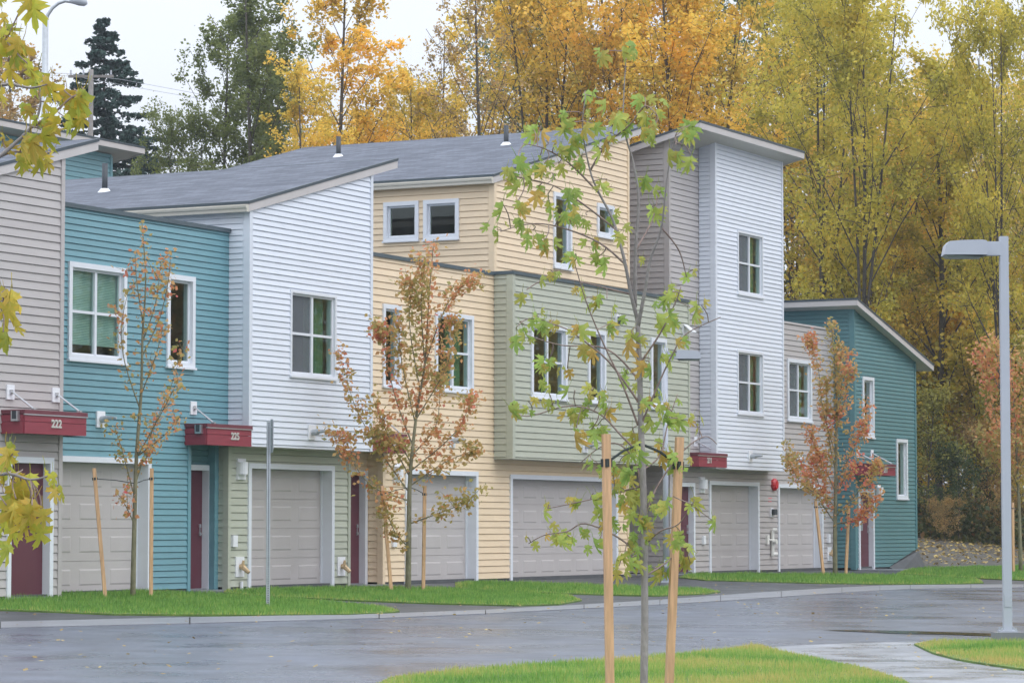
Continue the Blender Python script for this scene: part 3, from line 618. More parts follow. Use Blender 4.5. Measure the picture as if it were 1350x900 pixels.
m = MB(); m.box(ut0 + .01, ut1 - .01, VI + .01, VH + .0, 2.39, 2.46); h.part('overhang_soffit', m, 'soffit')
m = MB(); m.prism([(ut1 - .12, VI + .15, 2.47), (ut1 - .12, VBK, 2.47), (ut1 - .12, VBK, ztp(VBK) - .16), (ut1 - .12, VI + .15, ztp(VI + .15) - .16)], [(ut1 - .004, VI + .15, 2.47), (ut1 - .004, VBK, 2.47), (ut1 - .004, VBK, ztp(VBK) - .16), (ut1 - .004, VI + .15, ztp(VI + .15) - .16)]); h.part('side_wall', m, 'white')
shed_roof(h, 'v', VBK + .3, 26.71, ztp(VBK + .3), 10.10, 60.63, 66.85, gutter=False)
shell(h, u0, u1, VH, VBK, 6.0, 'tan', floors=(2.75, 5.7), left=False)
flat_roof(h, ut1, u1, VH + .15, VBK, 5.92); m = MB(); m.box(ut1, u1, VH - .035, VH + .16, 6.03, 6.075); h.part('parapet_cap', m, 'fascia')
m = MB(); m.box(59.0, 60.9, 29.9, 30.0, 0, 9.0); h.part('recess_wall', m, 'tan')
canopy(h, 61.40, 62.99, VH, 27.125, 2.425, 2.74, '231', 61.98, [(62.2, 62.55)], VH, spot=False)
wall_light(h, FH, 62.56, 2.03); box_plate(h, FH, 62.63, .78, .13, .2, .06, 'white_plastic', 'switch_box'); vent(h, FI, 64.42, 2.71); vent(h, FH, 68.55, 2.70)
al = MB(); al.tube([FH.pt(66.84, .0, 2.09), FH.pt(66.84, .06, 2.09), FH.pt(66.84, .11, 2.09)], [.15, .15, .1], 14); ao = h.part('alarm_bell', al, 'red', smooth=False)
box_plate(h, FH, 66.63, 1.725, .2, .1, .012, 'pink', 'warning_sign')
bx = box_plate(h, FH, 66.69, 1.42, .17, .22, .04, 'white_plastic', 'horn_plate'); m = MB(); FH.box(m, 66.65, 66.82, .04, .12, 1.36, 1.5); h.part('horn', m, 'dark_metal', bx)
m = MB(); m.tube([FH.pt(66.66, .06, .38), FH.pt(66.66, .06, 1.0)], .045, 8); m.tube([FH.pt(66.66, .06, 1.0), FH.pt(66.7, .16, 1.0)], .05, 8); m.tube([FH.pt(66.66, .06, .42), FH.pt(66.74, .15, .42)], .05, 8); m.tube([FH.pt(66.4, .06, .76), FH.pt(66.66, .06, .76)], .025, 8); FH.box(m, 66.32, 66.44, 0, .07, .66, .88); m.tube([FH.pt(66.66, .05, .72), FH.pt(66.66, .17, .72)], .06, 8); h.part('sprinkler_standpipe', m, 'pvc')
box_plate(h, FH, 70.40, .79, .14, .22, .06, 'white_plastic', 'switch_box'); hose_bib(h, FH, 70.46, .40)
fo = MB(); fo.box(u0, u1, VH + .005, VH + .14, -.3, .06); h.part('foundation', fo, 'foundation')
st = MB(); st.box(59.2, 60.75, VB - .3, VB + 1.6, -.2, .03); h.part('door_step', st, 'concrete')

# ---- teal end house
VK = VH - .55; FK = Plane('F', VK); u0, u1 = 70.88, 75.40; SK = Plane('S', u0)
h = House('teal end townhouse with roof sloping down to the woods', 73.0, VK)
zrK = lambda u: lerp(6.81, 5.42, (u - 70.49) / 5.69)
w1 = window(h, FK, 71.43, 72.24, 3.34, 4.89, 'single', inner='dark'); w2 = window(h, FK, 73.88, 74.71, 1.80, 3.37, 'single', inner='curtain_full')
d_op = door(h, FK, 71.10, 72.20, 2.03, recess=.1)
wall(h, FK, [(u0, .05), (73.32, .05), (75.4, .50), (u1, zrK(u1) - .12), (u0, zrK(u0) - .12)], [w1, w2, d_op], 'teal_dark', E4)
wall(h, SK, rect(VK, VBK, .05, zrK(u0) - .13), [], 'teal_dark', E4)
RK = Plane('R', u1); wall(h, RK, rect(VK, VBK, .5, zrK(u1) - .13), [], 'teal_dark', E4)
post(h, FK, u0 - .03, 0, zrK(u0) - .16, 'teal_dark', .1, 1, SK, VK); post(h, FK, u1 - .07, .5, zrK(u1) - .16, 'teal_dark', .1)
shed_roof(h, 'u', 76.18, 70.49, zrK(76.18), zrK(70.49), VK - .26, VBK + .3, gutter=False)
shell(h, u0, u1, VK, VBK, 5.2, 'teal_dark', floors=(2.75,), left=False, right=False, zl=zrK(u0) - .2, zr=zrK(u1) - .2)
canopy(h, 70.70, 72.19, VK, VK - .6, 2.37, 2.66, '233', 71.45, [(71.05, 71.1), (72.08, 72.1)], VK, spot=False)
wall_light(h, FK, 72.52, 1.97)
v_, z_ = 0, 0
m = MB(); SK.box(m, 30.2, 30.45, 0, .04, 6.0, 6.16); h.part('vent_plate', m, 'white_plastic'); 
fo = MB(); FK.prism(fo, [(u0, -.3), (u1, -.3), (u1, .54), (73.2, .07), (u0, .07)], -.14, -.012); fo.box(u1 - .15, u1 + .03, VK + .02, VBK, -.3, .56); h.part('foundation', fo, 'foundation')
fo = MB(); fo.prism([(73.3, VK - .3, -.12), (75.45, VK - .3, -.12), (75.45, VK - .02, -.12), (73.3, VK - .02, -.12)], [(73.3, VK - .05, .03), (75.45, VK - .05, .42), (75.45, VK - .02, .44), (73.3, VK - .02, .04)]); h.part('grade_wedge', fo, 'foundation')
st = MB(); st.box(70.95, 73.0, VK - 1.2, VK + .0, -.2, .0); h.part('door_step', st, 'concrete')
dp = MB(); dp.tube([(u1 + .08, VK + .06, zrK(u1) - .1), (u1 + .08, VK + .06, .7)], .04, 8); h.part('downpipe', dp, 'teal_dark')

# ---- house of the next row, only its upper corner shows over the roofs
h = House('teal house far behind, its upper corner showing left of the spruce', 60.0, 44.0)
h.root['group'] = 'houses of the next row'
FT = Plane('F', 44.0); wall(h, FT, rect(52, 62.66, .05, 10.55), [], 'teal', E5); post(h, FT, 62.58, 0, 10.5, 'teal', .1)
shell(h, 52, 62.66, 44.0, 51, 10.2, 'teal', floors=(5,))
shed_roof(h, 'v', 51.3, 43.55, 10.82 - .2 * 7.7, 10.82, 51.6, 63.5, gutter=False)

# ------------------------------------------------------------------ ground, road, drives, grass
def w2(px): return [tuple(ground(*p)[:2]) for p in px]
VBR = (10.0, 22.5, 27.4)
def sheet(name, poly, lift, mat, depth=0, parent=None, label=None):
    """flat ground sheet over a plan polygon (world x, y), following the ground height"""
    uvp = [w2uv(*p) for p in poly]; mb = MB(); lim = (-1e4,) + VBR + (1e4,)
    for a, b in zip(lim, lim[1:]):
        pc = clip(clip(uvp, lambda p: p[1] - a), lambda p: b - p[1])
        if len(pc) >= 3: mb.poly([(*uv2w(u, v), zt_uv(min(u, 75.4), v) + lift) for u, v in pc])
    if depth:
        n = len(poly)
        for i in range(n):
            p, q = poly[i], poly[(i + 1) % n]; zp_, zq = zt(*p) + lift, zt(*q) + lift
            mb.poly([(*p, zp_ - depth), (*q, zq - depth), (*q, zq), (*p, zp_)])
    me = mb.mesh(name, mat); o = link(name, me, parent); return o
us = [-500, -150, -40, 0, 20, 40, 60, 75.5, 76, 76.5, 77, 77.5, 80, 84, 90, 100, 120, 160, 300, 700]; vs = [-700, -200, -60, -20, 0, 10, 22.5, 27.4, 28.4, 29.5, 32, 36, 40, 42, 46, 53.4, 60, 72, 100, 200, 700]
mb = MB(); nu = len(us)
for v in vs:
    for u in us: mb.v.append((*uv2w(u, v), zt_uv(u, v)))
for j in range(len(vs) - 1):
    for i in range(nu - 1): k = j * nu + i; mb.f.append((k, k + 1, k + 1 + nu, k + nu))
tag(link('ground', mb.mesh('ground', 'earth', smooth=True)), kind='structure')
KL = [(-260, 838), (-60, 832), (0, 829), (250, 823), (500, 816), (640, 810), (770, 803), (870, 798), (950, 793), (1030, 787.5), (1110, 782), (1160, 779), (1200, 777), (1280, 775.6), (1350, 775), (1450, 774.5), (1600, 774)]
KU = [(-260, 828), (-60, 823.5), (0, 821), (250, 815), (500, 810.5), (640, 805), (770, 798), (870, 791.5), (950, 785.5), (1030, 780), (1110, 775), (1160, 772.8), (1200, 771.8), (1280, 771.2), (1350, 771), (1450, 770.7), (1600, 770.5)]
kl, ku = w2(KL), w2(KU)
tag(sheet('road', kl + [(90, 60), (90, -30), (-60, -30), (-60, 20)], .008, 'road'), kind='structure')
bl = [uv2w(u, 27.9) for u in (75.3, 60, 45, 30, 5)]
tag(sheet('driveway', ku + [uv2w(100, 26.9), uv2w(76, 27.2)] + bl, .012, 'drive'), kind='structure')
kerb = empty('kerb', (kl[4][0], kl[4][1], 0)); tag(kerb, kind='structure')
for i in range(len(kl) - 1):
    n = max(1, int(round(math.dist(kl[i], kl[i + 1]) / 3.0)))
    for j in range(n):
        t0, t1 = j / n + .004, (j + 1) / n - .004
        q = [tuple(lerp(a, b, t) for a, b in zip(c[i], c[i + 1])) for c, t in ((kl, t0), (kl, t1), (ku, t1), (ku, t0))]
        zc = sum(zt(*p) for p in q) / 4; m = MB(); m.prism([(*p, zt(*p) - .1) for p in q], [(*p, zt(*p) + .022) for p in q])
        link('kerb_stone', m.mesh('kerb_stone', 'concrete', (kl[4][0], kl[4][1], 0)), kerb)
path = [(985, 857), (1040, 852.5), (1100, 850), (1160, 848), (1213, 846.5), (1440, 846), (1560, 960), (1150, 980), (1000, 875)]
tag(sheet('footpath', w2(path), .016, 'wet_concrete'), kind='structure')
pud = [(1085, 831.5), (1130, 831), (1200, 832.5), (1350, 837), (1420, 839), (1420, 845), (1340, 840.5), (1240, 837), (1180, 836), (1130, 833.5)]
tag(sheet('puddle', w2(pud), .014, 'puddle'), kind='structure')

leaf_material('grass', [(0, (.11, .25, .05)), (.35, (.21, .40, .085)), (.65, (.38, .48, .12)), (1, (.58, .48, .17))], .35)
material('turf', (.10, .17, .035), .9, .3, 4, bump=.4, bscale=30)
def inside(pts, poly):
    x, y = pts[:, 0], pts[:, 1]; r = np.zeros(len(pts), bool); n = len(poly)
    for i in range(n):
        x0, y0 = poly[i]; x1, y1 = poly[(i + 1) % n]
        c = ((y0 > y) != (y1 > y)) & (x < (x1 - x0) * (y - y0) / (y1 - y0 + 1e-12) + x0); r ^= c
    return r
def edge_dist(pts, poly):
    d = np.full(len(pts), 1e9); n = len(poly)
    for i in range(n):
        a, b = np.array(poly[i]), np.array(poly[(i + 1) % n]); ab = b - a; t = np.clip(((pts - a) @ ab) / (ab @ ab + 1e-12), 0, 1)
        d = np.minimum(d, np.hypot(*(pts - (a + t[:, None] * ab)).T))
    return d
def blades(name, poly, dens, hgt, wid, yel, label):
    P = np.array(poly); lo, hi = P.min(0), P.max(0); n = int((hi - lo).prod() * dens); pts = lo + RNG.random((n, 2)) * (hi - lo)
    pts = pts[inside(pts, poly)]
    u = pts[:, 0] * UX + pts[:, 1] * UY; v = -pts[:, 0] * UY + pts[:, 1] * UX; ok = v < 27.68 ; pts = pts[ok]; n = len(pts)
    z = np.array([zt(*p) for p in pts]) + .03; e = edge_dist(pts, poly)
    a = RNG.random(n) * 2 * np.pi; h_ = hgt * (.55 + .75 * RNG.random(n)) * np.clip(.35 + e / .25, .35, 1); lean = RNG.random(n) * .6 * h_; la = RNG.random(n) * 2 * np.pi
    V = np.zeros((n, 3, 3)); dx = np.cos(a) * wid / 2; dy = np.sin(a) * wid / 2
    V[:, 0] = np.stack([pts[:, 0] - dx, pts[:, 1] - dy, z], 1); V[:, 1] = np.stack([pts[:, 0] + dx, pts[:, 1] + dy, z], 1)
    V[:, 2] = np.stack([pts[:, 0] + np.cos(la) * lean, pts[:, 1] + np.sin(la) * lean, z + h_], 1)
    patch = .5 + .5 * np.sin(pts[:, 0] * 1.7 + np.sin(pts[:, 1] * 1.1) * 2) * np.sin(pts[:, 1] * .9 + 1.3)
    fine = np.sin(pts[:, 0] * 7.3 + 2 * np.sin(pts[:, 1] * 5.1)) * np.sin(pts[:, 1] * 6.7 + np.sin(pts[:, 0] * 3.3)); h_ *= (1 + .3 * fine); V[:, 2, 2] = z + h_
    tint = np.clip(.20 + .13 * fine + yel * .55 * patch + RNG.normal(0, .15, n) + .8 * np.exp(-e / .16) * RNG.random(n), 0, 1)
    me = np_mesh(name, V.reshape(-1, 3), np.arange(3 * n).reshape(-1, 3), tint, 'grass'); return tag(link(name, me), label, 'grass', kind='stuff')
ISL = [
 ([(-200, 801), (-80, 804), (0, 806), (80, 809), (150, 812), (340, 813), (460, 812), (515, 809.5), (527, 807.5), (505, 803), (450, 797), (370, 791), (295, 786), (240, 784), (180, 783), (80, 784), (0, 786), (-80, 788), (-200, 790)], 800, .07, .014, .15, 'grass strip in front of the teal house around the first sapling'),
 ([(295, 783), (340, 787), (400, 790), (457, 793), (548, 796.5), (620, 798.5), (678, 800), (737, 798.5), (767, 793), (755, 788), (700, 784), (650, 781), (600, 778.5), (540, 777), (480, 777), (400, 777.5), (340, 779), (295, 781)], 800, .07, .014, .25, 'grass strip in front of the sage garage around the red sapling'),
 ([(600, 777), (648, 780), (700, 782.5), (796, 785.5), (870, 787), (933, 784), (950, 781.5), (930, 779.5), (870, 777), (815, 775.5), (760, 773), (700, 771), (660, 770), (600, 770)], 700, .075, .016, .3, 'grass strip in front of the wide yellow garage'),
 ([(895, 762.5), (930, 766), (1000, 768), (1070, 769.8), (1160, 771), (1250, 771.3), (1297, 769.5), (1290, 766), (1200, 761), (1150, 760), (1085, 759.5), (1000, 759), (930, 759), (905, 759.5)], 600, .08, .018, .2, 'grass strip in front of the white tower'),
 ([(1182, 757), (1230, 760), (1290, 763.5), (1350, 766), (1420, 768), (1500, 769), (1500, 747), (1420, 748), (1350, 748.5), (1260, 750), (1200, 752)], 450, .09, .02, .1, 'grass strip at the foot of the leafy bank'),
 ([(430, 960), (480, 915), (515, 897), (600, 888), (700, 880), (800, 874), (900, 865), (960, 859), (1000, 854), (1030, 862), (1080, 872), (1140, 885), (1190, 900), (1230, 925), (1260, 980), (1100, 1150), (600, 1150)], 1100, .06, .009, 1.25, 'lawn in the foreground around the staked maple'),
 ([(1205, 852), (1215, 857), (1230, 864), (1260, 872), (1300, 879), (1350, 886), (1430, 896), (1430, 848), (1350, 848), (1280, 848.5), (1225, 849)], 1300, .055, .009, 1.5, 'lawn around the foot of the near lamp post')]
for px, dens, hg, wd, ye, lab in ISL:
    pl_ = w2(px); tag(sheet('turf', pl_, .035, 'turf', depth=.06), kind='structure'); blades('grass', pl_, dens, hg, wd, ye, lab)

# ------------------------------------------------------------------ lamps, signpost, poles
def square_lamp(px, py, ytop, pole_w, head, label, round_pole=False):
    b = ground(px, py); s = FPX / b.y; H = (py - ytop) / s; root = tag(empty('street_lamp', b), label, 'street lamp', 'parking lamps along the road')
    pc = lambda nm, mb, mat, p=None, sm=False: link(nm, mb.mesh(nm, mat, smooth=sm), p or root)
    m = MB()
    if round_pole: m.tube([(0, 0, .1), (0, 0, H)], [pole_w * .56, pole_w * .5], 14)
    else: m.box(-pole_w / 2, pole_w / 2, -pole_w / 2, pole_w / 2, .1, H)
    pc('pole', m, 'lamp_grey', sm=round_pole)
    m = MB(); r = .16 if not round_pole else .15
    if round_pole: m.tube([(0, 0, -.25), (0, 0, .13)], r, 16)
    else: m.prism([(-r, -r, -.2), (r, -r, -.2), (r, r, -.2), (-r, r, -.2)], [(-r, -r, .14), (r, -r, .14), (r, r, .14), (-r, r, .14)])
    pc('footing', m, 'concrete')
    zf = .14 if not round_pole else .13; m = MB(); m.box(-.1, .1, -.1, .1, zf, zf + .02); bp_ = pc('base_plate', m, 'lamp_grey')
    for bx_ in (-.08, .08):
        for by_ in (-.08, .08): m = MB(); m.tube([(bx_, by_, zf + .018), (bx_, by_, zf + .05)], .012, 6); pc('bolt', m, 'galv', bp_)
    m = MB(); m.box(-.04, .04, -pole_w / 2 - .006, -pole_w / 2 + .002, .42, .56); pc('access_cover', m, 'lamp_grey')
    d = head; zt_ = H - .06; q = lambda x: d * x                 # arm and housing, d = -1 to the left, 1 to the right
    m = MB(); m.box(q(pole_w / 2 - .01), q(.24), -.06, .06, zt_ - .155, zt_); pc('arm', m, 'lamp_grey')
    prof = [(.2, zt_ - .155), (.21, zt_ + .004), (.26, zt_ + .014), (.5, zt_ + .008), (.63, zt_ - .004), (.665, zt_ - .04), (.69, zt_ - .155)]
    m = MB(); w0 = [.14] * 7
    L0 = [(q(x), -w_, z) for (x, z), w_ in zip(prof, w0)]; L1 = [(q(x), w_, z) for (x, z), w_ in zip(prof, w0)]
    for i in range(len(prof) - 1): m.poly([L0[i], L0[i + 1], L1[i + 1], L1[i]])
    m.poly(L0); m.poly(L1[::-1]); m.poly([L0[0], L1[0], L1[-1], L0[-1]]); hd = pc('lamp_head', m, 'lamp_grey')
    m = MB(); m.prism([(q(.27), -.12, zt_ - .185), (q(.64), -.12, zt_ - .185), (q(.64), .12, zt_ - .185), (q(.27), .12, zt_ - .185)], [(q(.22), -.06, zt_ - .156), (q(.68), -.135, zt_ - .156), (q(.68), .135, zt_ - .156), (q(.22), .06, zt_ - .156)]); pc('lens', m, 'lamp_under', hd)
    return root
square_lamp(1328.5, 849, 312, .095, -1, 'tall grey square-pole lamp near the right edge, head pointing left')
square_lamp(878, 776, 459, .1, 1, 'grey round-pole lamp behind the staked maple, head pointing right', True)
b = ground(353, 803); s_ = FPX / b.y; H = (803 - 555) / s_
root = tag(empty('signpost', b, math.radians(12)), 'perforated steel signpost seen edge on in front of the sage garage', 'signpost')
m = MB(); m.box(-.026, .026, -.026, .026, -.3, H); link('post', m.mesh('post', 'galv'), root)
m = MB(); z = .05
while z < H - .03:
    m.box(-.008, .008, -.0275, -.026, z, z + .014); m.box(-.0275, -.026, -.008, .008, z, z + .014); z += .0254
tag(link('holes', m.mesh('holes', 'dark_metal'), root), kind='stuff')
m = MB(); m.prism([(.045, -.15, H - .47), (.045, .15, H - .47), (.045, .18, H - .44), (.045, .18, H - .01), (.045, .15, H + .02), (.045, -.15, H + .02), (.045, -.18, H - .01), (.045, -.18, H - .44)],
                 [(.049, -.15, H - .47), (.049, .15, H - .47), (.049, .18, H - .44), (.049, .18, H - .01), (.049, .15, H + .02), (.049, -.15, H + .02), (.049, -.18, H - .01), (.049, -.18, H - .44)]); m.tube([(.02, 0, H - .1), (.05, 0, H - .1)], .012); m.tube([(.02, 0, H - .36), (.05, 0, H - .36)], .012)
link('sign_plate', m.mesh('sign_plate', 'galv'), root)

# highway lamp, utility pole and wires far behind
d = 85.0; top = at(60, 22, d); root = tag(empty('street_lamp', (top.x, d, 0)), 'tall curved-arm road lamp rising behind the roofs at upper left', 'street lamp')
m = MB(); m.tube([(0, 0, 0), (0, 0, top.z)], [.13, .085], 10); link('pole', m.mesh('pole', 'galv', smooth=True), root)
pts = [at(60, 28, d), at(63, 20, d), at(69, 11, d), at(77, 4.5, d), at(86, 1.5, d), at(94, 2.5, d)]; m = MB(); m.tube([p - Vector((top.x, d, 0)) for p in pts], [.05] * 6, 8); link('arm', m.mesh('arm', 'galv', smooth=True), root)
c0 = at(92, 2.5, d) - Vector((top.x, d, 0)); m = MB(); m.tube([c0, c0 + Vector((.1, 0, .03)), c0 + Vector((.28, 0, .02)), c0 + Vector((.45, 0, -.04)), c0 + Vector((.5, 0, -.07))], [.05, .1, .14, .1, .02], 10); link('lamp_head', m.mesh('lamp_head', 'lamp_grey', smooth=True), root)
d = 118.0; tp = at(120, 92, d); root = tag(empty('utility_pole', (tp.x, d, 0)), 'wooden utility pole with crossarm in front of the spruce', 'utility pole')
m = MB(); m.tube([(0, 0, 0), (0, 0, tp.z)], [.14, .1], 10); link('pole', m.mesh('pole', 'wood_pole', smooth=True), root)
m = MB(); m.box(-.9, .9, -.045, .045, tp.z - .32, tp.z - .22); link('crossarm', m.mesh('crossarm', 'wood_pole'), root)
for x in (-.8, -.3, .8): m = MB(); m.tube([(x, 0, tp.z - .2), (x, 0, tp.z - .02)], [.04, .03], 6); link('insulator', m.mesh('insulator', 'lamp_grey'), root)
for k, (y0, y1, y2, lb) in enumerate(((98, 105, 124, 'upper power line crossing the sky right of the spruce'), (101, 112, 130, 'lower power line crossing the sky right of the spruce'))):
    p = [at(-60, y0 - 8, 122), at(100, y0, 119), at(160, y1, 119), at(262, y2, 120), at(400, y2 + 20, 122)]; m = MB(); m.tube([q - p[1] for q in p], .009, 5)
    o = link('power_line', m.mesh('power_line', 'lamp_grey'), None, p[1]); tag(o, lb, 'wire', 'power lines')

# ------------------------------------------------------------------ trees
leaf_material('leaf_wood', [(0, (.45, .5, .5)), (.35, (.85, .88, .85)), (.65, (1.05, 1.03, 1)), (1, (1.3, 1.2, 1.2))], .5, objcol=True)
leaf_material('leaf_sapling', [(0, (.40, .38, .13)), (.3, (.55, .42, .15)), (.55, (.72, .38, .17)), (.8, (.74, .27, .17)), (1, (.72, .15, .15))], .5)
leaf_material('needle', [(0, (.022, .058, .05)), (1, (.06, .115, .095))], .2)
def leaf_quads(pts, size, flat=.5):
    """one pointed leaf-shaped quad at each point, random orientation"""
    n = len(pts); a = RNG.normal(size=(n, 3)); a[:, 2] = a[:, 2] * flat - .25; a /= np.linalg.norm(a, axis=1)[:, None]
    b = np.cross(a, RNG.normal(size=(n, 3))); b /= np.linalg.norm(b, axis=1)[:, None] + 1e-9
    s = size * (.6 + .8 * RNG.random(n))[:, None]
    V = np.stack([pts - a * s * .5, pts + b * s * .36 - a * s * .05, pts + a * s * .55, pts - b * s * .36 - a * s * .05], 1)
    return V.reshape(-1, 3), np.arange(4 * n).reshape(-1, 4)
def wood_tree(seed, H, cr, base, nl, size, style):
    """unit meshes (trunk with limbs, crown) of a tree H high, crown radius cr, crown from base*H up"""
    rg = np.random.default_rng(seed); mb = MB(); pts = []
    lean = rg.normal(0, .012, 2) * H
    def axis(t): return np.array([lean[0] * t * t + .12 * math.sin(t * 5 + seed), lean[1] * t * t + .1 * math.sin(t * 4 + seed * 2), t * H])
    r0 = H * .0068; ts = np.linspace(0, .97, 12); lead = [(1.0, 0, 0, 0)]
    if style == 'spread':
        a0 = rg.random() * 6.28; lead = [(.22 + .2 * rg.random(), math.cos(a0 + k * 2.1 + rg.normal(0, .3)), math.sin(a0 + k * 2.1 + rg.normal(0, .3)), .10 + .09 * rg.random()) for k in range(3)]; lead[0] = (1.0, 0, 0, 0)
    base_axis = axis
    def laxis(k, t):
        t0, cx, cy, sl = lead[k]; p = base_axis(t); q = max(0, t - t0) * H * sl; return p + np.array([cx * q, cy * q, 0])
    for k in range(len(lead)):
        tk = ts if k == 0 else np.linspace(lead[k][0], .93, 8)
        mb.tube([laxis(k, t) for t in tk], [r0 * (1 - t) ** .8 * (1 if k == 0 else .7) + .015 for t in tk], 7)
    nb = {'poplar': 34, 'spread': 34, 'sparse': 24, 'under': 20}[style]
    for i in range(nb):
        t = lerp(base, .96, ((i + rg.random()) / nb) ** .9); az = rg.random() * 2 * math.pi; k = (t - base) / (1 - base)
        prof = {'poplar': (1 - k) ** .55 * min(1, .45 + 3 * k), 'spread': math.sin(math.pi * (.16 + .8 * k)) ** .7, 'sparse': (1 - k) ** .7, 'under': math.sin(math.pi * (.2 + .75 * k))}[style]
        ln = cr * prof * (.75 + .5 * rg.random()) + .4; up = {'poplar': 1.7, 'spread': 1.35, 'sparse': 1.5, 'under': .7}[style] * (.7 + .6 * rg.random())
        p0 = laxis(int(rg.integers(len(lead))) if t > .42 else 0, t); dr = np.array([math.cos(az), math.sin(az), up]); dr /= np.linalg.norm(dr)
        L_ = ln / max(.35, math.hypot(dr[0], dr[1])); L_ = min(L_, (H * 1.02 - p0[2]) / max(dr[2], .1))
        q = [p0 + dr * L_ * s + np.array([0, 0, -.02 * L_ * s * s]) + rg.normal(0, .03, 3) * L_ * s for s in (0, .33, .66, 1)]
        rb = max(.018, r0 * (1 - t) * .55); mb.tube(q, [rb, rb * .75, rb * .5, .01], 5, cap=False)
        m = int(nl / nb * (.35 + .9 * prof))
        for s in range(7):
            f = .25 + .7 * rg.random(); c = p0 + dr * L_ * f; d2 = rg.normal(size=3); d2[2] = abs(d2[2]) * .6; d2 /= np.linalg.norm(d2); l2 = ln * .42 * (.5 + rg.random())
            e = c + d2 * l2; mb.tube([c, (c + e) / 2 + rg.normal(0, .05, 3), e], [rb * .32 + .005, rb * .2 + .003, .004], 4, cap=False)
            kk = max(1, m // 7); f2 = rg.random(kk)[:, None] ** .7
            pts.append(c + (e - c) * f2 + rg.normal(0, .10 + .07 * l2, (kk, 3)))
    P = np.concatenate(pts); V, F = leaf_quads(P, size, .6)
    clump = .5 + .28 * np.sin(P[:, 0] * 2.1 + seed) * np.sin(P[:, 1] * 2.3) + .22 * np.sin(P[:, 2] * 1.7 + seed)
    tint = np.clip(.12 + .7 * clump + rg.normal(0, .2, len(P)), 0, 1)
    return mb.mesh('trunk', 'bark', smooth=True), np_mesh('crown', V, F, tint, 'leaf_wood')
PROTO = {
 'poplar': [wood_tree(11, 20, 2.7, .16, 21000, .145, 'poplar'), wood_tree(12, 20, 2.4, .2, 18000, .145, 'poplar')],
 'spread': [wood_tree(21, 20, 3.9, .22, 18500, .165, 'spread'), wood_tree(22, 20, 4.3, .15, 18500, .165, 'spread'), wood_tree(23, 20, 3.5, .28, 16000, .16, 'spread')],
 'sparse': [wood_tree(31, 20, 3.0, .25, 4200, .14, 'sparse')],
 'under': [wood_tree(41, 6, 2.4, .12, 7000, .13, 'under'), wood_tree(42, 6, 2.0, .05, 6000, .125, 'under')]}
def place_tree(kind, var, px, d, ytop, col, label, group, wid=1.0, name='tree', cat='tree', rot=None):
    x = (px - 675) / FPX * d; z = zt(x, d); H = at(px, ytop, d).z - z; tr, cr = PROTO[kind][var]; base = 6.0 if kind == 'under' else 20.0; s = H / base
    root = tag(empty(name, (x, d, z - .1), random.random() * 6.28 if rot is None else rot), label, cat, group); root.scale = (s * wid, s * wid, s)
    t = link('trunk', tr, root); c = link('crown', cr, root); c.color = (*col, 1)
    return root
YEL, ORG, YGR, OLV, GRN, BRN = (.88, .67, .13), (.95, .66, .12), (.66, .57, .095), (.22, .265, .085), (.17, .25, .13), (.55, .38, .16)
GA = 'tall autumn trees behind the houses'
# left part
place_tree('poplar', 0, 332, 108, -38, OLV, 'tall olive green poplar standing against the sky left of centre', GA, 1.05)
place_tree('poplar', 1, 358, 111, 45, OLV, 'olive poplar pressed against the right side of the tallest olive one', GA, .9)
place_tree('poplar', 1, 290, 112, 15, OLV, 'olive poplar with a narrow top just left of the tallest olive one', GA, .9)
place_tree('spread', 2, 247, 110, 158, OLV, 'low olive tree at the left foot of the olive poplars', GA, .8)
place_tree('poplar', 1, 448, 104, -60, ORG, 'orange yellow poplar right of the olive poplars, reaching the top edge', GA, 1.0)
place_tree('poplar', 0, 400, 101, 95, YEL, 'shorter yellow poplar tucked between the olive and orange poplars', GA, .95)
place_tree('poplar', 1, 545, 112, 92, YEL, 'slim yellow tree below the gap of sky', GA, .85)
place_tree('spread', 0, 505, 108, 160, ORG, 'low orange tree just above the white house ridge', GA, .8)
place_tree('sparse', 0, 633, 106, -45, BRN, 'nearly bare tree with thin brown leaves beside the gap of sky', GA, .95)
place_tree('sparse', 0, 585, 118, 25, BRN, 'thin half bare tree left of the nearly bare one', GA, .8, rot=2.0)
place_tree('spread', 0, 600, 116, 125, YEL, 'broad low yellow tree behind the nearly bare tree', GA, .9)
place_tree('poplar', 0, 690, 126, -40, GRN, 'green tree top showing behind the yellow trees above the yellow ridge', GA, 1.0)
# centre
place_tree('spread', 2, 715, 113, -50, YEL, 'yellow tree above the roof vent of the yellow house', GA, .95)
place_tree('spread', 0, 775, 116, -75, YEL, 'dense yellow tree above the ridge left of the staked maple top', GA, .9)
place_tree('spread', 1, 830, 112, -60, (.92, .64, .13), 'deep yellow tree behind the top of the staked maple', GA, .85)
place_tree('poplar', 0, 885, 108, -60, (.92, .66, .12), 'orange yellow tree directly left of the white tower roof', GA, 1.1)
place_tree('spread', 2, 935, 112, -70, YEL, 'yellow tree rising behind the white tower roof', GA, .9)
place_tree('poplar', 1, 1003, 128, -60, GRN, 'dark green tree rising behind the right end of the tower roof', GA, 1.25)
place_tree('spread', 1, 1050, 116, -10, YGR, 'yellow green tree just right of the dark green one', GA, .8)
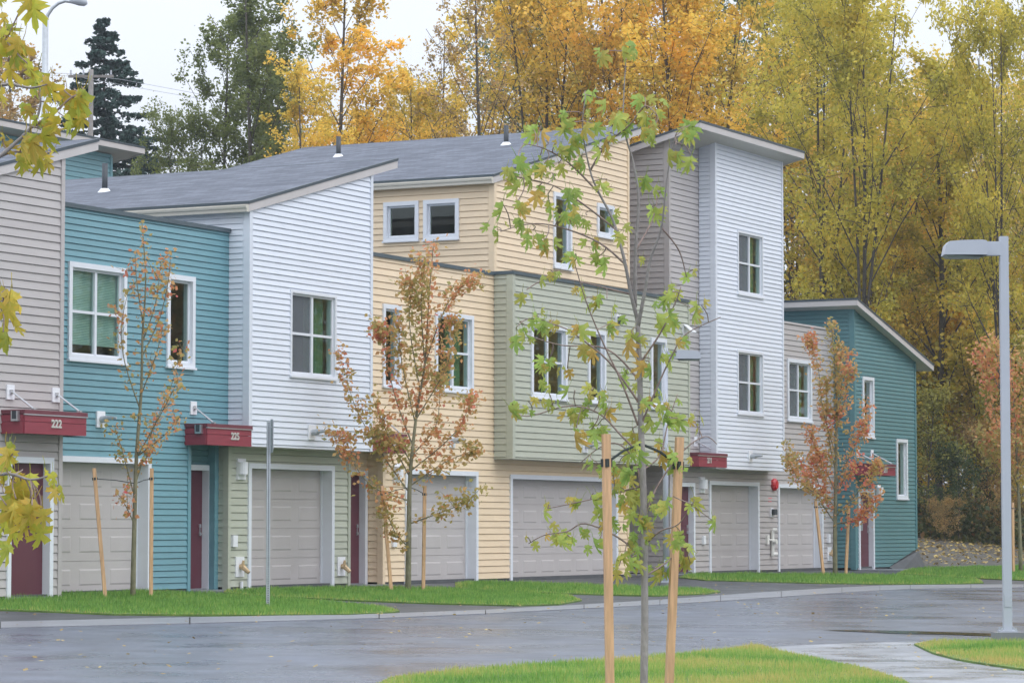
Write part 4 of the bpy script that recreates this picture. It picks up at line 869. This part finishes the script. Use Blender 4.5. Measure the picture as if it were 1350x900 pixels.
# right
place_tree('spread', 0, 1138, 98, -25, YGR, 'large yellow green tree with forked dark trunk behind the teal end house', GA, .75)
place_tree('spread', 2, 1085, 103, 20, YGR, 'yellow green tree between the white tower and the forked tree', GA, .9)
place_tree('spread', 1, 1195, 108, 105, YEL, 'yellow tree right of the forked tree, lower top', GA, .9)
place_tree('poplar', 0, 1240, 103, 75, YGR, 'narrow yellow green tree above the near lamp head', GA, 1.2)
place_tree('spread', 0, 1275, 111, 95, YEL, 'yellow tree behind the near lamp arm', GA, .8, rot=1.0)
place_tree('spread', 2, 1322, 97, 20, YGR, 'tall yellow green tree right behind the near lamp pole', GA, .62)
place_tree('spread', 1, 1385, 102, -10, YGR, 'yellow green tree cut by the right edge of the picture', GA, .6)
place_tree('poplar', 1, 15, 116, 40, BRN, 'brown tree behind the leaves in the upper left corner', GA, 1.0)
place_tree('sparse', 0, -10, 108, 70, BRN, 'thin brown tree at the left edge behind the roofs', GA, 1.0, rot=.7)
# understorey at the wood's edge
GU = 'low growth along the edge of the wood'
UND = [(1228, 92, 520, (.40, .38, .10), 'low yellow green shrub at the right corner of the teal end house'), (1262, 90, 585, (.09, .13, .05), 'dark green bush on the bank left of the near lamp pole'), (1300, 93, 560, BRN, 'brown bush behind the near lamp pole'),
       (1240, 96, 400, (.85, .70, .12), 'small yellow green tree over the end of the teal roof'), (1285, 95, 420, YEL, 'small yellow tree left of the near lamp pole'), (1345, 94, 450, (.80, .68, .12), 'small yellow green tree at the right edge behind the orange sapling'),
       (1205, 98, 330, YGR, 'young yellow green tree rising over the sloped teal roof'), (1150, 95, 300, YEL, 'young yellow tree over the top of the teal roof'), (1095, 96, 330, YGR, 'young yellow green tree between tower and teal roof'), (1322, 91, 640, BRN, 'russet bush at the top of the leafy bank'), (1245, 89, 655, BRN, 'low russet bush beside the teal end house')]
for i, (px, d, yt, c, lb) in enumerate(UND): place_tree('under' if yt > 390 else 'spread', i % 2, px, d + 9, yt, c, lb, GU, 1.0 if yt > 500 else .9, name='shrub' if yt > 500 else 'tree', cat='shrub' if yt > 500 else 'tree')
# the wood behind and beyond the right edge, which reads as one mass
def wood(name, n, region, seed, label, nk, ls):
    rg = np.random.default_rng(seed); mb = MB(); pts = []; tints = []
    for i in range(n):
        x, y = region(rg); z = zt(x, y); px_ = 675 + FPX * x / y; H = 15 + 8 * rg.random() if px_ > 1440 else (CZ - z) + (695 - (90 + 170 * rg.random() if px_ > 1080 or px_ < 640 else -10 + 150 * rg.random())) * y / FPX; r = .1 + .1 * rg.random(); lx, ly = rg.normal(0, .5, 2)
        mb.tube([(x, y, z - .2), (x + lx * .4, y + ly * .4, z + H * .5), (x + lx, y + ly, z + H * .95)], [r, r * .7, .02], 5, cap=False)
        k = nk; t = rg.random(k) ** .75; a = rg.random(k) * 6.28; rr = (1.2 + 1.6 * rg.random()) * np.sin(np.pi * (.12 + .83 * t)) ** .7 * np.sqrt(rg.random(k))
        pts.append(np.stack([x + lx * t + rr * np.cos(a), y + ly * t + rr * np.sin(a), z + H * (.1 + .9 * t)], 1)); tints.append(np.clip(rg.normal(.2 + .6 * rg.random(), .2, k), 0, 1))
    P = np.concatenate(pts); V, F = leaf_quads(P, ls, .6); me = np_mesh(name, V, F, np.concatenate(tints), 'leaf_far'); me.materials.append(MATS['bark'])
    tv = np.array(mb.v); nv = len(V); o = link(name, me); tag(o, label, 'wood', kind='stuff')
    t = tag(link('trunks', mb.mesh('trunks', 'bark'), o), kind='stuff'); return o
leaf_material('leaf_far', [(0, (.22, .25, .11)), (.35, (.52, .46, .14)), (.7, (.80, .60, .16)), (1, (.92, .60, .15))], .5)
def reg_back(rg):
    d = 118 + 22 * rg.random(); px = 560 + 900 * rg.random(); 
    if rg.random() < .45: d = 106 + 24 * rg.random(); px = 1080 + 360 * rg.random()
    return (px - 675) / FPX * d, d
def reg_right(rg):
    while True:
        u = 98 + 55 * rg.random(); v = -26 + 66 * rg.random(); x, y = uv2w(u, v)
        if 675 + FPX * x / y > 1440: return x, y
wood('wood_behind', 46, reg_back, 5, 'mass of yellow trees filling the background behind the nearer trees', 4600, .13)
wood('wood_beyond', 95, reg_right, 6, 'wood continuing beyond the right edge of the road bend', 1500, .34)
# undergrowth and fallen leaves on the bank
n = 14000; px = 1195 + 330 * RNG.random(n); d = 98 + 16 * RNG.random(n); P = np.stack([(px - 675) / FPX * d, d, np.zeros(n)], 1); P[:, 2] = [zt(a, b) for a, b in P[:, :2]]
P[:, 2] += RNG.random(n) ** 1.5 * (.3 + 1.5 * (.5 + .5 * np.sin(P[:, 0] * 1.3) * np.sin(P[:, 1] * .9)))
V, F = leaf_quads(P, .17, .6); tag(link('undergrowth', np_mesh('undergrowth', V, F, np.clip(RNG.normal(.25, .25, n), 0, 1), 'leaf_under')) if leaf_material('leaf_under', [(0, (.05, .075, .025)), (.5, (.14, .13, .035)), (.8, (.26, .13, .05)), (1, (.40, .27, .06))], .3) else None, 'dark undergrowth at the top of the leafy bank', 'undergrowth', kind='stuff')
leaf_material('litter', [(0, (.14, .09, .045)), (.5, (.36, .26, .10)), (1, (.60, .46, .17))], .2)
n = 3200; u = 75.6 + 20 * RNG.random(n); v = 27.6 + 9 * RNG.random(n) ** .8; P = np.array([(*uv2w(a, b), zt_uv(a, b) + .03) for a, b in zip(u, v)])
a = RNG.random(n) * 6.28; s = .035 + .04 * RNG.random(n); ex = np.stack([np.cos(a), np.sin(a), RNG.normal(0, .25, n)], 1) * s[:, None]; ey = np.stack([-np.sin(a), np.cos(a), .35 + RNG.normal(0, .25, n)], 1) * s[:, None]
V = np.stack([P - ex, P + ey * .8, P + ex, P - ey * .8], 1).reshape(-1, 3); tag(link('fallen_leaves', np_mesh('fallen_leaves', V, np.arange(4 * n).reshape(-1, 4), np.clip(RNG.normal(.55, .25, n), 0, 1), 'litter')), 'fallen yellow leaves strewn over the bank', 'leaves', kind='stuff')
n = 700; pts = []
while len(pts) < n:
    x_, y_ = random.uniform(-80, 1400), random.choice([random.uniform(772, 900), random.uniform(772, 815)]); pts.append(ground(x_, y_) + Vector((0, 0, .045)))
P = np.array(pts); a = RNG.random(n) * 6.28; s = .014 + .018 * RNG.random(n); ex = np.stack([np.cos(a), np.sin(a), RNG.normal(0, .2, n)], 1) * s[:, None]; ey = np.stack([-np.sin(a), np.cos(a), RNG.normal(0.2, .2, n)], 1) * s[:, None]
V = np.stack([P - ex, P + ey * .8, P + ex, P - ey * .8], 1).reshape(-1, 3); tag(link('fallen_leaves', np_mesh('fallen_leaves', V, np.arange(4 * n).reshape(-1, 4), np.clip(RNG.normal(.6, .25, n), 0, 1), 'litter')), 'few fallen leaves scattered over road and lawns', 'leaves', kind='stuff')
# spruce
def spruce(px, d, ytop, label):
    x = (px - 675) / FPX * d; H = at(px, ytop, d).z; root = tag(empty('spruce', (x, d, 0)), label, 'tree'); rg = np.random.default_rng(3)
    mb = MB(); mb.tube([(0, 0, 0), (0, 0, H * .5), (0, 0, H * .98)], [.28, .16, .02], 8); link('trunk', mb.mesh('trunk', 'bark', smooth=True), root); bm_ = MB(); pts = []
    z = H * .99
    while z > H * .25:
        k = 1 - z / H; R = .15 + 11.5 * k ** .92
        for i in range(5):
            az = rg.random() * 6.28; l_ = R * (.6 + .5 * rg.random()); dr = np.array([math.cos(az), math.sin(az), 0]); p0 = np.array([0, 0, z])
            f = np.linspace(0, 1, 5); q = [p0 + dr * l_ * t + np.array([0, 0, -.28 * l_ * t + .2 * l_ * t * t]) for t in f]; bm_.tube(q, [.03, .025, .02, .015, .008], 4, cap=False)
            m = int(12 + 70 * l_); t = rg.random(m) ** .7; w_ = (1 - t) * .22 + .1; side = np.array([-dr[1], dr[0], 0])
            pts.append(p0 + dr * (l_ * t)[:, None] + side * (rg.normal(0, 1, m) * w_ * l_ * .35)[:, None] + np.stack([np.zeros(m), np.zeros(m), -.28 * l_ * t + .2 * l_ * t * t - np.abs(rg.normal(0, .12, m))], 1))
        z -= .26 + .75 * k
    P = np.concatenate(pts); V, F = leaf_quads(P, .2, .5); link('crown', np_mesh('crown', V, F, RNG.random(len(P)), 'needle'), root); tag(link('branches', bm_.mesh('branches', 'bark'), root), kind='stuff')
spruce(133, 125, 18, 'dark blue green spruce against the pale sky behind the left roofs')

# ------------------------------------------------------------------ staked saplings
def smooth_line(pts, n=4):
    """Catmull-Rom through the points"""
    P = [pts[0]] + list(pts) + [pts[-1]]; out = []
    for i in range(1, len(P) - 2):
        for k in range(n):
            t = k / n; a, b, c, d = P[i - 1], P[i], P[i + 1], P[i + 2]
            out.append(.5 * ((2 * b) + (c - a) * t + (2 * a - 5 * b + 4 * c - d) * t * t + (3 * b - a - 3 * c + d) * t ** 3))
    out.append(P[-2]); return out
def stake(root_xy, base_px, top_px, d, wdt, label, group, tie_to=None):
    b = at(*base_px, d); t = at(*top_px, d); g = Vector((b.x, b.y, zt(b.x, b.y))); t = Vector((t.x, t.y, t.z)); ax = (t - b).normalized(); b0 = g - ax * .15
    o = empty('wooden_stake', g); tag(o, label, 'stake', group)
    m = MB(); h = wdt / 2; x = Vector((1, .25, 0)).normalized(); y = ax.cross(x).normalized(); x = y.cross(ax)
    c = lambda p: [tuple(p + x * a * h + y * e * h - g) for a, e in ((-1, -1), (1, -1), (1, 1), (-1, 1))]
    m.prism(c(b0), c(t)); link('post', m.mesh('post', 'stake'), o)
    if tie_to is not None:
        p = t - ax * (t - g).length * .08; q = tie_to; mid = (p + q) / 2 + Vector((0, 0, .015)); m = MB(); m.tube([p - g, mid - g, q - g], .007, 5)
        for s in (1,): m.tube([p - g + ax * -.02, p - g + ax * .02], wdt * .78, 4)
        link('tie', m.mesh('tie', 'strap'), o)
    return o
def sapling(base_px, trunk, branches, nleaf, sig, size, red, label, r0, rng_seed, bark='bark_green', group='staked saplings along the houses'):
    g = ground(*base_px); d = g.y; rg = np.random.default_rng(rng_seed); s = FPX / d
    root = tag(empty('sapling', g), label, 'tree', group); mb = MB(); bb = MB()
    T = smooth_line([at(*p, d) - g for p in trunk]); n = len(T); T[0] = Vector((T[0].x, T[0].y, -.05)); mb.tube(T, [lerp(r0, .006, (i / (n - 1)) ** .8) for i in range(n)], 8)
    link('trunk', mb.mesh('trunk', bark, smooth=True), root); lines = [T[n // 2:]]
    for br in branches:
        off = rg.normal(0, .5); m = len(br); Lp = smooth_line([at(*p, d + off * (k / (m - 1)) * 1.0) - g for k, p in enumerate(br)]); nn = len(Lp)
        bb.tube(Lp, [lerp(r0 * .26, .003, i / (nn - 1)) for i in range(nn)], 5, cap=False); lines.append(Lp)
        for k in range(5):
            i = rg.integers(nn // 3, nn); c = Lp[i]; e = c + Vector(rg.normal(0, .16, 3)) + Vector((0, 0, .22 * rg.random())); bb.tube([c, (c + e) / 2 + Vector(rg.normal(0, .02, 3)), e], [.005, .004, .002], 4, cap=False); lines.append([c, e])
    tag(link('branches', bb.mesh('branches', bark, smooth=True), root), kind='stuff')
    W = np.array([sum((b - a).length for a, b in zip(l, l[1:])) for l in lines]); W /= W.sum(); pts = []; tn = []
    for l, w_ in zip(lines, W):
        k = int(nleaf * w_) + 1; base = rg.random()
        for _ in range(k):
            f = .15 + .85 * rg.random(); i = min(int(f * (len(l) - 1)), len(l) - 2); p = l[i].lerp(l[i + 1], rg.random()); pts.append(np.array(p) + rg.normal(0, sig, 3) + np.array([0, 0, -.02])); tn.append(red + .5 * (base - .5) + rg.normal(0, .14))
    P = np.array(pts); V, F = leaf_quads(P, size, .8); link('crown', np_mesh('crown', V, F, np.clip(np.array(tn), 0, 1), 'leaf_sapling'), root)
    return root, g, d
r, g, d = sapling((175, 790), [(175, 790), (177, 700), (180, 600), (186, 520), (188, 440), (192, 370), (187, 290)],
  [[(178, 640), (200, 570), (225, 510), (240, 460)], [(176, 650), (160, 590), (150, 560)], [(182, 600), (215, 540), (235, 500)], [(185, 540), (165, 480), (160, 430), (170, 380)], [(187, 470), (210, 420), (222, 370), (225, 330)], [(182, 600), (215, 575), (240, 545)], [(189, 430), (180, 370), (178, 330)], [(177, 690), (165, 665), (155, 650)], [(180, 620), (195, 600), (205, 585)], [(186, 520), (205, 470), (215, 430)], [(188, 450), (205, 400), (212, 345)]],
  1200, .06, .072, .5, 'thin sapling with sparse orange leaves before the teal house', .045, 1)
tie = at(179, 637, d)
stake(None, (139, 790), (124, 617), d - .3, .055, 'leaning stake left of the sparse sapling before the teal house', 'tree stakes', tie); stake(None, (199, 790), (200, 617), d + .2, .055, 'upright stake right of the sparse sapling before the teal house', 'tree stakes', tie)
r, g, d = sapling((538, 781), [(538, 781), (539, 700), (540, 640), (543, 600), (550, 540), (560, 480), (565, 400), (572, 315)],
  [[(540, 650), (505, 600), (470, 540), (455, 490)], [(542, 620), (600, 570), (625, 520)], [(540, 690), (590, 672), (618, 660)], [(541, 640), (585, 610), (632, 590)], [(545, 590), (520, 520), (505, 450), (497, 430)], [(550, 550), (590, 480), (600, 420)], [(555, 520), (540, 430), (545, 370)], [(560, 480), (590, 400), (625, 365)], [(540, 660), (490, 640), (460, 600), (445, 570)], [(543, 600), (575, 560), (580, 500)], [(538, 720), (520, 700), (505, 660)], [(548, 560), (530, 480), (525, 420)], [(541, 630), (510, 570), (490, 520)], [(560, 480), (555, 400), (560, 340)], [(542, 610), (520, 580), (480, 575)]],
  5600, .075, .08, .37, 'sapling with dense olive and red leaves before the yellow house', .055, 2)
tie = at(540, 642, d)
stake(None, (516, 783), (504, 640), d - .2, .055, 'leaning stake left of the red leaved sapling before the yellow house', 'tree stakes', tie); stake(None, (558, 782), (560, 640), d + .2, .055, 'upright stake right of the red leaved sapling before the yellow house', 'tree stakes', tie)
r, g, d = sapling((1101, 760), [(1101, 760), (1101, 690), (1102, 620), (1103, 540), (1100, 470), (1095, 422)],
  [[(1101, 690), (1075, 650), (1050, 610), (1040, 600)], [(1102, 680), (1130, 650), (1150, 620), (1160, 610)], [(1102, 650), (1080, 600), (1062, 560)], [(1102, 640), (1125, 590), (1140, 560), (1143, 530)], [(1102, 600), (1085, 540), (1078, 480), (1066, 450)], [(1102, 570), (1115, 520), (1118, 480)], [(1102, 660), (1060, 640), (1038, 605)], [(1101, 620), (1090, 560), (1090, 500)], [(1102, 690), (1140, 680), (1158, 650)], [(1103, 560), (1110, 500), (1105, 450)], [(1102, 670), (1080, 640), (1070, 600)], [(1102, 650), (1120, 620), (1135, 600)]],
  5200, .08, .082, .50, 'sapling with orange and red leaves before the teal end house', .06, 3)
tie = at(1102, 672, d)
stake(None, (1086, 760), (1075, 660), d - .3, .06, 'leaning stake left of the orange sapling before the teal end house', 'tree stakes', tie); stake(None, (1115, 760), (1119, 670), d + .2, .06, 'stake right of the orange sapling before the teal end house', 'tree stakes', tie)
r, g, d = sapling((1346, 757), [(1346, 757), (1343, 650), (1338, 560), (1332, 465)],
  [[(1341, 640), (1315, 560), (1290, 465)], [(1342, 650), (1305, 600), (1293, 560)], [(1340, 600), (1355, 520), (1350, 455)], [(1343, 660), (1380, 600), (1400, 540)], [(1340, 560), (1320, 500), (1312, 450)], [(1343, 640), (1325, 600), (1318, 560)], [(1342, 620), (1362, 570), (1370, 500)]],
  3800, .13, .10, .40, 'orange leaved sapling behind the near lamp pole at the right edge', .06, 4)
tie = at(1344, 672, d); stake(None, (1336, 757), (1335, 662), d - .3, .06, 'stake of the orange sapling just right of the near lamp pole', 'tree stakes', tie)

# ------------------------------------------------------------------ maples in the foreground, every leaf a piece
def maple_leaf(seed):
    rg = random.Random(seed); half = [(0, .56), (.045, .46), (.085, .42), (.075, .30), (.06, .2), (.15, .29), (.27, .38), (.26, .27), (.33, .22), (.2, .1), (.10, .045), (.22, -.0), (.37, -.05), (.28, -.12), (.31, -.2), (.15, -.19), (.04, -.25)]
    half = [(x * (1 + rg.uniform(-.12, .12)), y + rg.uniform(-.02, .02)) for x, y in half]
    cur = rg.uniform(.4, 1.5); fold = rg.uniform(.15, .75); m = MB(); cen = (0, -.28)
    tw_ = rg.uniform(-.5, .5)
    def z(x, y): return -fold * (abs(x) + 1.2 * x * x) - cur * max(0, y + .1) ** 2 * .8 + tw_ * x * (y + .28) + .035 * math.sin(x * 14 + seed) * math.sin(y * 11 + seed * 2)
    c = (0, -.02); ring = [(x, y) for x, y in half] + [(0, -.28)] + [(-x * rg.uniform(.85, 1.12), y + rg.uniform(-.02, .02)) for x, y in half[:0:-1]]
    N_ = len(ring); inn = [(lerp(c[0], x, .5), lerp(c[1], y, .5)) for x, y in ring]; P3 = lambda t: (t[0], t[1] + .28, z(*t))
    m.v += [P3(c)] + [P3(t) for t in inn] + [P3(t) for t in ring]
    for i in range(N_):
        j = (i + 1) % N_; m.f.append((0, 1 + j, 1 + i)); m.f.append((1 + i, 1 + j, 1 + N_ + j, 1 + N_ + i))
    m.tube([(0, 0, 0), (0, -.18, .02), (0, -.4, .1)], [.012, .01, .008], 4)
    me = m.mesh('leaf', 'leaf_maple', smooth=True); at_ = me.attributes.new('tint', 'FLOAT', 'FACE')
    for i, f in enumerate(me.polygons): at_.data[i].value = min(1, max(0, .5 + .9 * (abs(f.center.x) - .1) + rg.uniform(-.18, .18)))
    return me
leaf_material('leaf_maple', [(0, (.75, .85, .8)), (.5, (1, 1, 1)), (1, (1.35, 1.02, .8))], .5, objcol=True)
leaf_material('leaf_small', [(0, (.33, .47, .12)), (.4, (.42, .51, .13)), (.7, (.50, .50, .13)), (1, (.58, .42, .12))], .5)
LEAFM = [maple_leaf(i) for i in range(8)]
def maple(name, base, trunk, branches, clusters, d, lsz, nper, cols, label, r0, seed, dsp=.35, group=None, extra=0):
    rg = random.Random(seed); g = base; root = tag(empty(name, g), label, 'tree', group); off = []
    T = smooth_line([at(*p, d) - g for p in trunk], 5); n = len(T); m = MB(); m.tube(T, [lerp(r0, r0 * .55, i / (n - 1)) for i in range(n)], 10); link('trunk', m.mesh('trunk', 'bark_grey', smooth=True), root)
    samples = []
    for bi, br in enumerate(branches):
        o = rg.uniform(-1, 1) * dsp; k = len(br); Lp = smooth_line([at(*p, d + o * (i / (k - 1))) - g for i, p in enumerate(br)], 5); nn = len(Lp)
        m = MB(); rr = r0 * (.52 if bi < 3 else .28); m.tube(Lp, [lerp(rr, .0022, (i / (nn - 1)) ** .8) for i in range(nn)], 6); link('branch', m.mesh('branch', 'bark_grey' if bi < 3 else 'bark_twig', smooth=True), root)
        samples += [(p, i / (nn - 1)) for i, p in enumerate(Lp)]
    tw = MB(); XV = []; XF = []; XT = []
    for ci, (x, y) in enumerate(clusters):
        c0 = at(x, y - 10, d) - g; best = min(samples, key=lambda s: (s[0].x - c0.x) ** 2 + (s[0].z - c0.z) ** 2 + .002 * (1 - s[1]))[0]
        c = at(x, y - 10, d + (best.y) + rg.uniform(-.12, .12)) - g
        if (c - best).length > .02: mid = (best + c) / 2 + Vector((rg.uniform(-.02, .02), rg.uniform(-.02, .02), rg.uniform(0, .05) * min(1, (c - best).length))); tw.tube(smooth_line([best, mid, c], 3), .0026, 4, cap=False)
        for j in range(nper if isinstance(nper, int) else rg.choice(nper)):
            me = rg.choice(LEAFM); s = lsz * rg.uniform(.55, 1.25); o = bpy.data.objects.new('leaf', me); COL.objects.link(o); o.parent = root
            dv = Vector((rg.uniform(-.55, .55), rg.uniform(-.6, .35), -rg.uniform(.6, 1.4))).normalized()       # tip hangs down
            face = Vector((rg.uniform(-1.3, 1.3), -rg.uniform(.1, 1), rg.uniform(-.1, 1.2))); yv = dv; zv = (face - yv * face.dot(yv)).normalized(); xv = yv.cross(zv)
            p = c + Vector((rg.uniform(-1, 1), rg.uniform(-1, 1), rg.uniform(-.6, .8))) * lsz * .3
            M = Matrix((xv, yv, zv)).transposed().to_4x4(); M.translation = p; o.matrix_local = M @ Matrix.Scale(s, 4)
            if extra and rg.random() < extra:                       # the smaller leaves of the bunch, past the count of single ones
                sm = rg.choice(LEAFM); d3 = Vector((rg.uniform(-.6, .6), rg.uniform(-.6, .4), -rg.uniform(.5, 1.3))).normalized(); f3 = Vector((rg.uniform(-1.3, 1.3), -rg.uniform(.1, 1), rg.uniform(-.1, 1.2))); z3 = (f3 - d3 * f3.dot(d3)).normalized()
                M3 = Matrix((d3.cross(z3), d3, z3)).transposed().to_4x4(); M3.translation = c + Vector((rg.uniform(-1, 1), rg.uniform(-1, 1), rg.uniform(-.9, .9))) * lsz * .45; M3 = M3 @ Matrix.Scale(lsz * rg.uniform(.45, .85), 4)
                k0 = len(XV); XV.extend(tuple(M3 @ v.co) for v in sm.vertices); c3 = rg.random()
                for pgn in sm.polygons: XF.append(tuple(k0 + i for i in pgn.vertices)); XT.append(c3)
            col = rg.choice(cols); f = rg.uniform(.8, 1.2); o.color = (col[0] * f, col[1] * f, col[2] * f, 1)
    if XF:
        me = bpy.data.meshes.new('small_leaves'); me.from_pydata(XV, [], XF); a3 = me.attributes.new('tint', 'FLOAT', 'FACE'); a3.data.foreach_set('value', XT); me.materials.append(MATS['leaf_small']); me.polygons.foreach_set('use_smooth', [True] * len(me.polygons)); me.update()
        tag(link('small_leaves', me, root), kind='stuff')
    tag(link('twigs', tw.mesh('twigs', 'bark_twig'), root), kind='stuff'); return root
C5 = [(270, 75), (300, 70), (350, 130), (320, 120), (390, 140), (440, 180), (440, 30), (570, 10), (650, 15), (820, 65), (820, 165), (770, 135), (220, 185), (290, 190), (340, 235), (205, 240), (160, 330), (220, 330), (145, 420), (240, 395), (272, 432), (315, 465), (290, 280), (330, 340), (370, 380), (405, 380), (400, 300), (420, 350), (545, 370), (470, 455), (500, 525), (420, 515), (335, 575), (250, 640), (440, 625), (480, 665), (530, 670), (550, 755), (425, 765), (345, 745), (300, 745), (225, 785), (240, 760), (285, 730), (465, 835), (620, 795), (680, 880), (325, 885), (665, 250), (715, 285), (700, 345), (665, 525), (830, 570), (770, 625), (820, 700), (860, 695), (740, 715), (720, 740), (755, 860), (785, 810), (570, 435), (530, 255), (460, 380), (735, 650), (480, 60), (530, 90), (500, 140), (430, 90), (380, 60), (600, 60), (670, 85), (700, 60), (540, 130), (360, 200), (250, 230), (310, 200)]
C6 = [(310, 10), (280, 80), (370, 40), (190, 155), (240, 145), (325, 150), (395, 110), (385, 160), (420, 180), (400, 235), (450, 240), (470, 225), (455, 100), (475, 130), (515, 165), (570, 60), (640, 20), (655, 120), (600, 150), (640, 195), (590, 250), (700, 165), (690, 200), (730, 205), (790, 215), (660, 280), (680, 300), (720, 330), (740, 340), (600, 290), (560, 285), (470, 350), (540, 350), (580, 370), (520, 390), (545, 430), (600, 440), (660, 470), (640, 500), (305, 480), (400, 465), (455, 450), (560, 480), (490, 500), (490, 540), (780, 465), (720, 460), (240, 595), (310, 575), (330, 590), (380, 595), (415, 560), (490, 575), (470, 610), (545, 560), (590, 580), (620, 540), (560, 640), (580, 660), (540, 690), (620, 620), (690, 690), (660, 690), (740, 600), (765, 655), (735, 590), (730, 630), (850, 540), (650, 590), (600, 520)]
CL = [(600 + x / 2.647, 150 + y / 2.647) for x, y in C5] + [(600 + x / 2.5, 480 + y / 2.5) for x, y in C6] + [(828, 68), (797, 78), (772, 129), (850, 138), (863, 150), (745, 158), (845, 160), (905, 176), (795, 140)]
BR = [[(840, 420), (832, 388), (822, 338), (808, 290), (790, 255), (778, 225), (768, 170), (772, 125)], [(841, 430), (850, 385), (858, 340), (872, 300), (880, 230), (890, 180)], [(837, 405), (838, 330), (842, 263), (835, 215), (822, 160), (826, 68)],
      [(841, 560), (820, 505), (792, 445), (772, 395), (757, 345)], [(842, 530), (803, 477), (764, 445), (743, 432), (700, 420), (682, 430)], [(846, 600), (820, 575), (790, 545), (750, 535), (700, 548), (678, 545)], [(850, 740), (818, 710), (772, 690), (748, 700), (718, 705), (697, 716)],
      [(848, 660), (838, 610), (815, 585), (790, 590), (765, 610)], [(847, 690), (862, 650), (880, 620), (905, 590), (930, 575), (945, 585)], [(845, 560), (862, 520), (885, 470), (905, 440), (950, 418)], [(826, 350), (790, 320), (740, 300), (700, 295), (660, 305)], [(815, 305), (770, 270), (730, 245), (690, 235)],
      [(790, 255), (750, 215), (715, 195), (690, 190)], [(848, 720), (870, 700), (895, 690), (915, 660)], [(778, 225), (800, 190), (830, 165), (850, 140), (865, 150)], [(847, 640), (810, 650), (770, 660), (722, 670)], [(849, 760), (880, 740), (900, 720), (910, 742)], [(872, 300), (895, 330), (905, 365)], [(838, 330), (860, 290), (868, 255)],
      [(832, 388), (800, 380), (760, 370), (725, 365)], [(843, 480), (870, 440), (890, 400), (897, 380)], [(842, 500), (800, 460), (740, 455), (690, 440)], [(846, 620), (870, 600), (880, 560), (893, 520)]]
d = 14.8; gb = at(850, 1044, d); gb.z = zt(gb.x, d)
GREENS = [(.33, .47, .12), (.38, .51, .13), (.44, .52, .13), (.50, .52, .13), (.54, .47, .12), (.60, .42, .12)]
maple('maple_sapling', gb, [(850, 1050), (849, 900), (850, 800), (848, 640), (845, 560), (843, 480), (840, 415)], BR, CL, d, .108, [1, 2, 2, 2, 2], GREENS + GREENS[:4], 'staked young maple with green and yellow leaves in the foreground', .021, 4, group='maples in the foreground', extra=.9)
tie = at(846, 585, d)
stake(None, (806, 950), (799, 572), d - .12, .037, 'left stake of the foreground maple', 'stakes of the foreground maple', tie); stake(None, (876, 985), (896, 576), d + .1, .037, 'right stake of the foreground maple, leaning right', 'stakes of the foreground maple', tie)
d = 10.6; s4 = 4.093
CLL = [(x / s4, y / s4) for x, y in [(20, 240), (60, 250), (100, 260), (90, 320), (100, 390), (155, 390), (15, 500), (0, 40), (165, 0), (215, 430), (310, 475), (350, 505), (400, 520), (440, 560), (440, 510), (430, 600), (420, 650), (360, 680), (300, 680), (270, 600), (235, 480), (160, 620), (200, 680), (190, 730), (220, 740), (15, 790), (130, 780), (180, 820), (200, 880), (110, 850), (240, 850), (275, 860), (5, 150), (130, 850), (390, 560), (40, 200)]] + \
      [(x / 2.37, 380 + y / 2.37) for x, y in [(20, 25), (25, 70), (20, 115), (10, 160), (5, 40), (10, 520), (40, 540), (70, 590), (30, 590), (165, 600), (170, 620), (50, 680), (80, 650), (30, 740), (100, 700), (130, 720), (130, 770), (15, 790), (10, 660), (60, 640), (110, 690), (85, 720), (20, 700), (45, 620)]]
BL = [[(-180, 420), (-60, 250), (0, 206), (41, 168), (53, 140), (52, 112)], [(-178, 330), (-60, 150), (0, 113), (40, 116), (60, 112)], [(-182, 760), (-70, 660), (0, 625), (40, 632), (66, 626)], [(-180, 520), (-60, 430), (5, 395)], [(-178, 260), (-80, 100), (-20, 60), (20, 55)], [(41, 168), (70, 150), (95, 128), (105, 130)], [(0, 206), (20, 200), (45, 205), (60, 205)]]
gl = at(-185, 1160, d); gl.z = zt(gl.x, d)
maple('maple_sapling', gl, [(-185, 1200), (-184, 900), (-182, 650), (-180, 400), (-178, 200), (-175, 0), (-170, -150)], BL, CLL, d, .118, [1, 2, 2], [(.50, .50, .07), (.55, .46, .07), (.42, .47, .08), (.60, .50, .09), (.52, .40, .08)], 'yellow leaved maple whose branches reach in from the left edge', .024, 9, group='maples in the foreground')

# ------------------------------------------------------------------ damp air
hm = bpy.data.materials.new('haze'); hm.use_nodes = True; MATS['haze'] = hm; n_ = hm.node_tree.nodes; n_.remove(n_['Principled BSDF'])
pv = n_.new('ShaderNodeVolumePrincipled'); pv.inputs['Color'].default_value = (.86, .91, 1.0, 1); pv.inputs['Density'].default_value = .00042; pv.inputs['Anisotropy'].default_value = .3
hm.node_tree.links.new(pv.outputs[0], n_['Material Output'].inputs['Volume'])
m = MB(); m.box(-120, 150, -40, 260, -1.5, 34); tag(link('haze', m.mesh('haze', 'haze')), 'thin damp haze in the air', 'haze', kind='stuff')
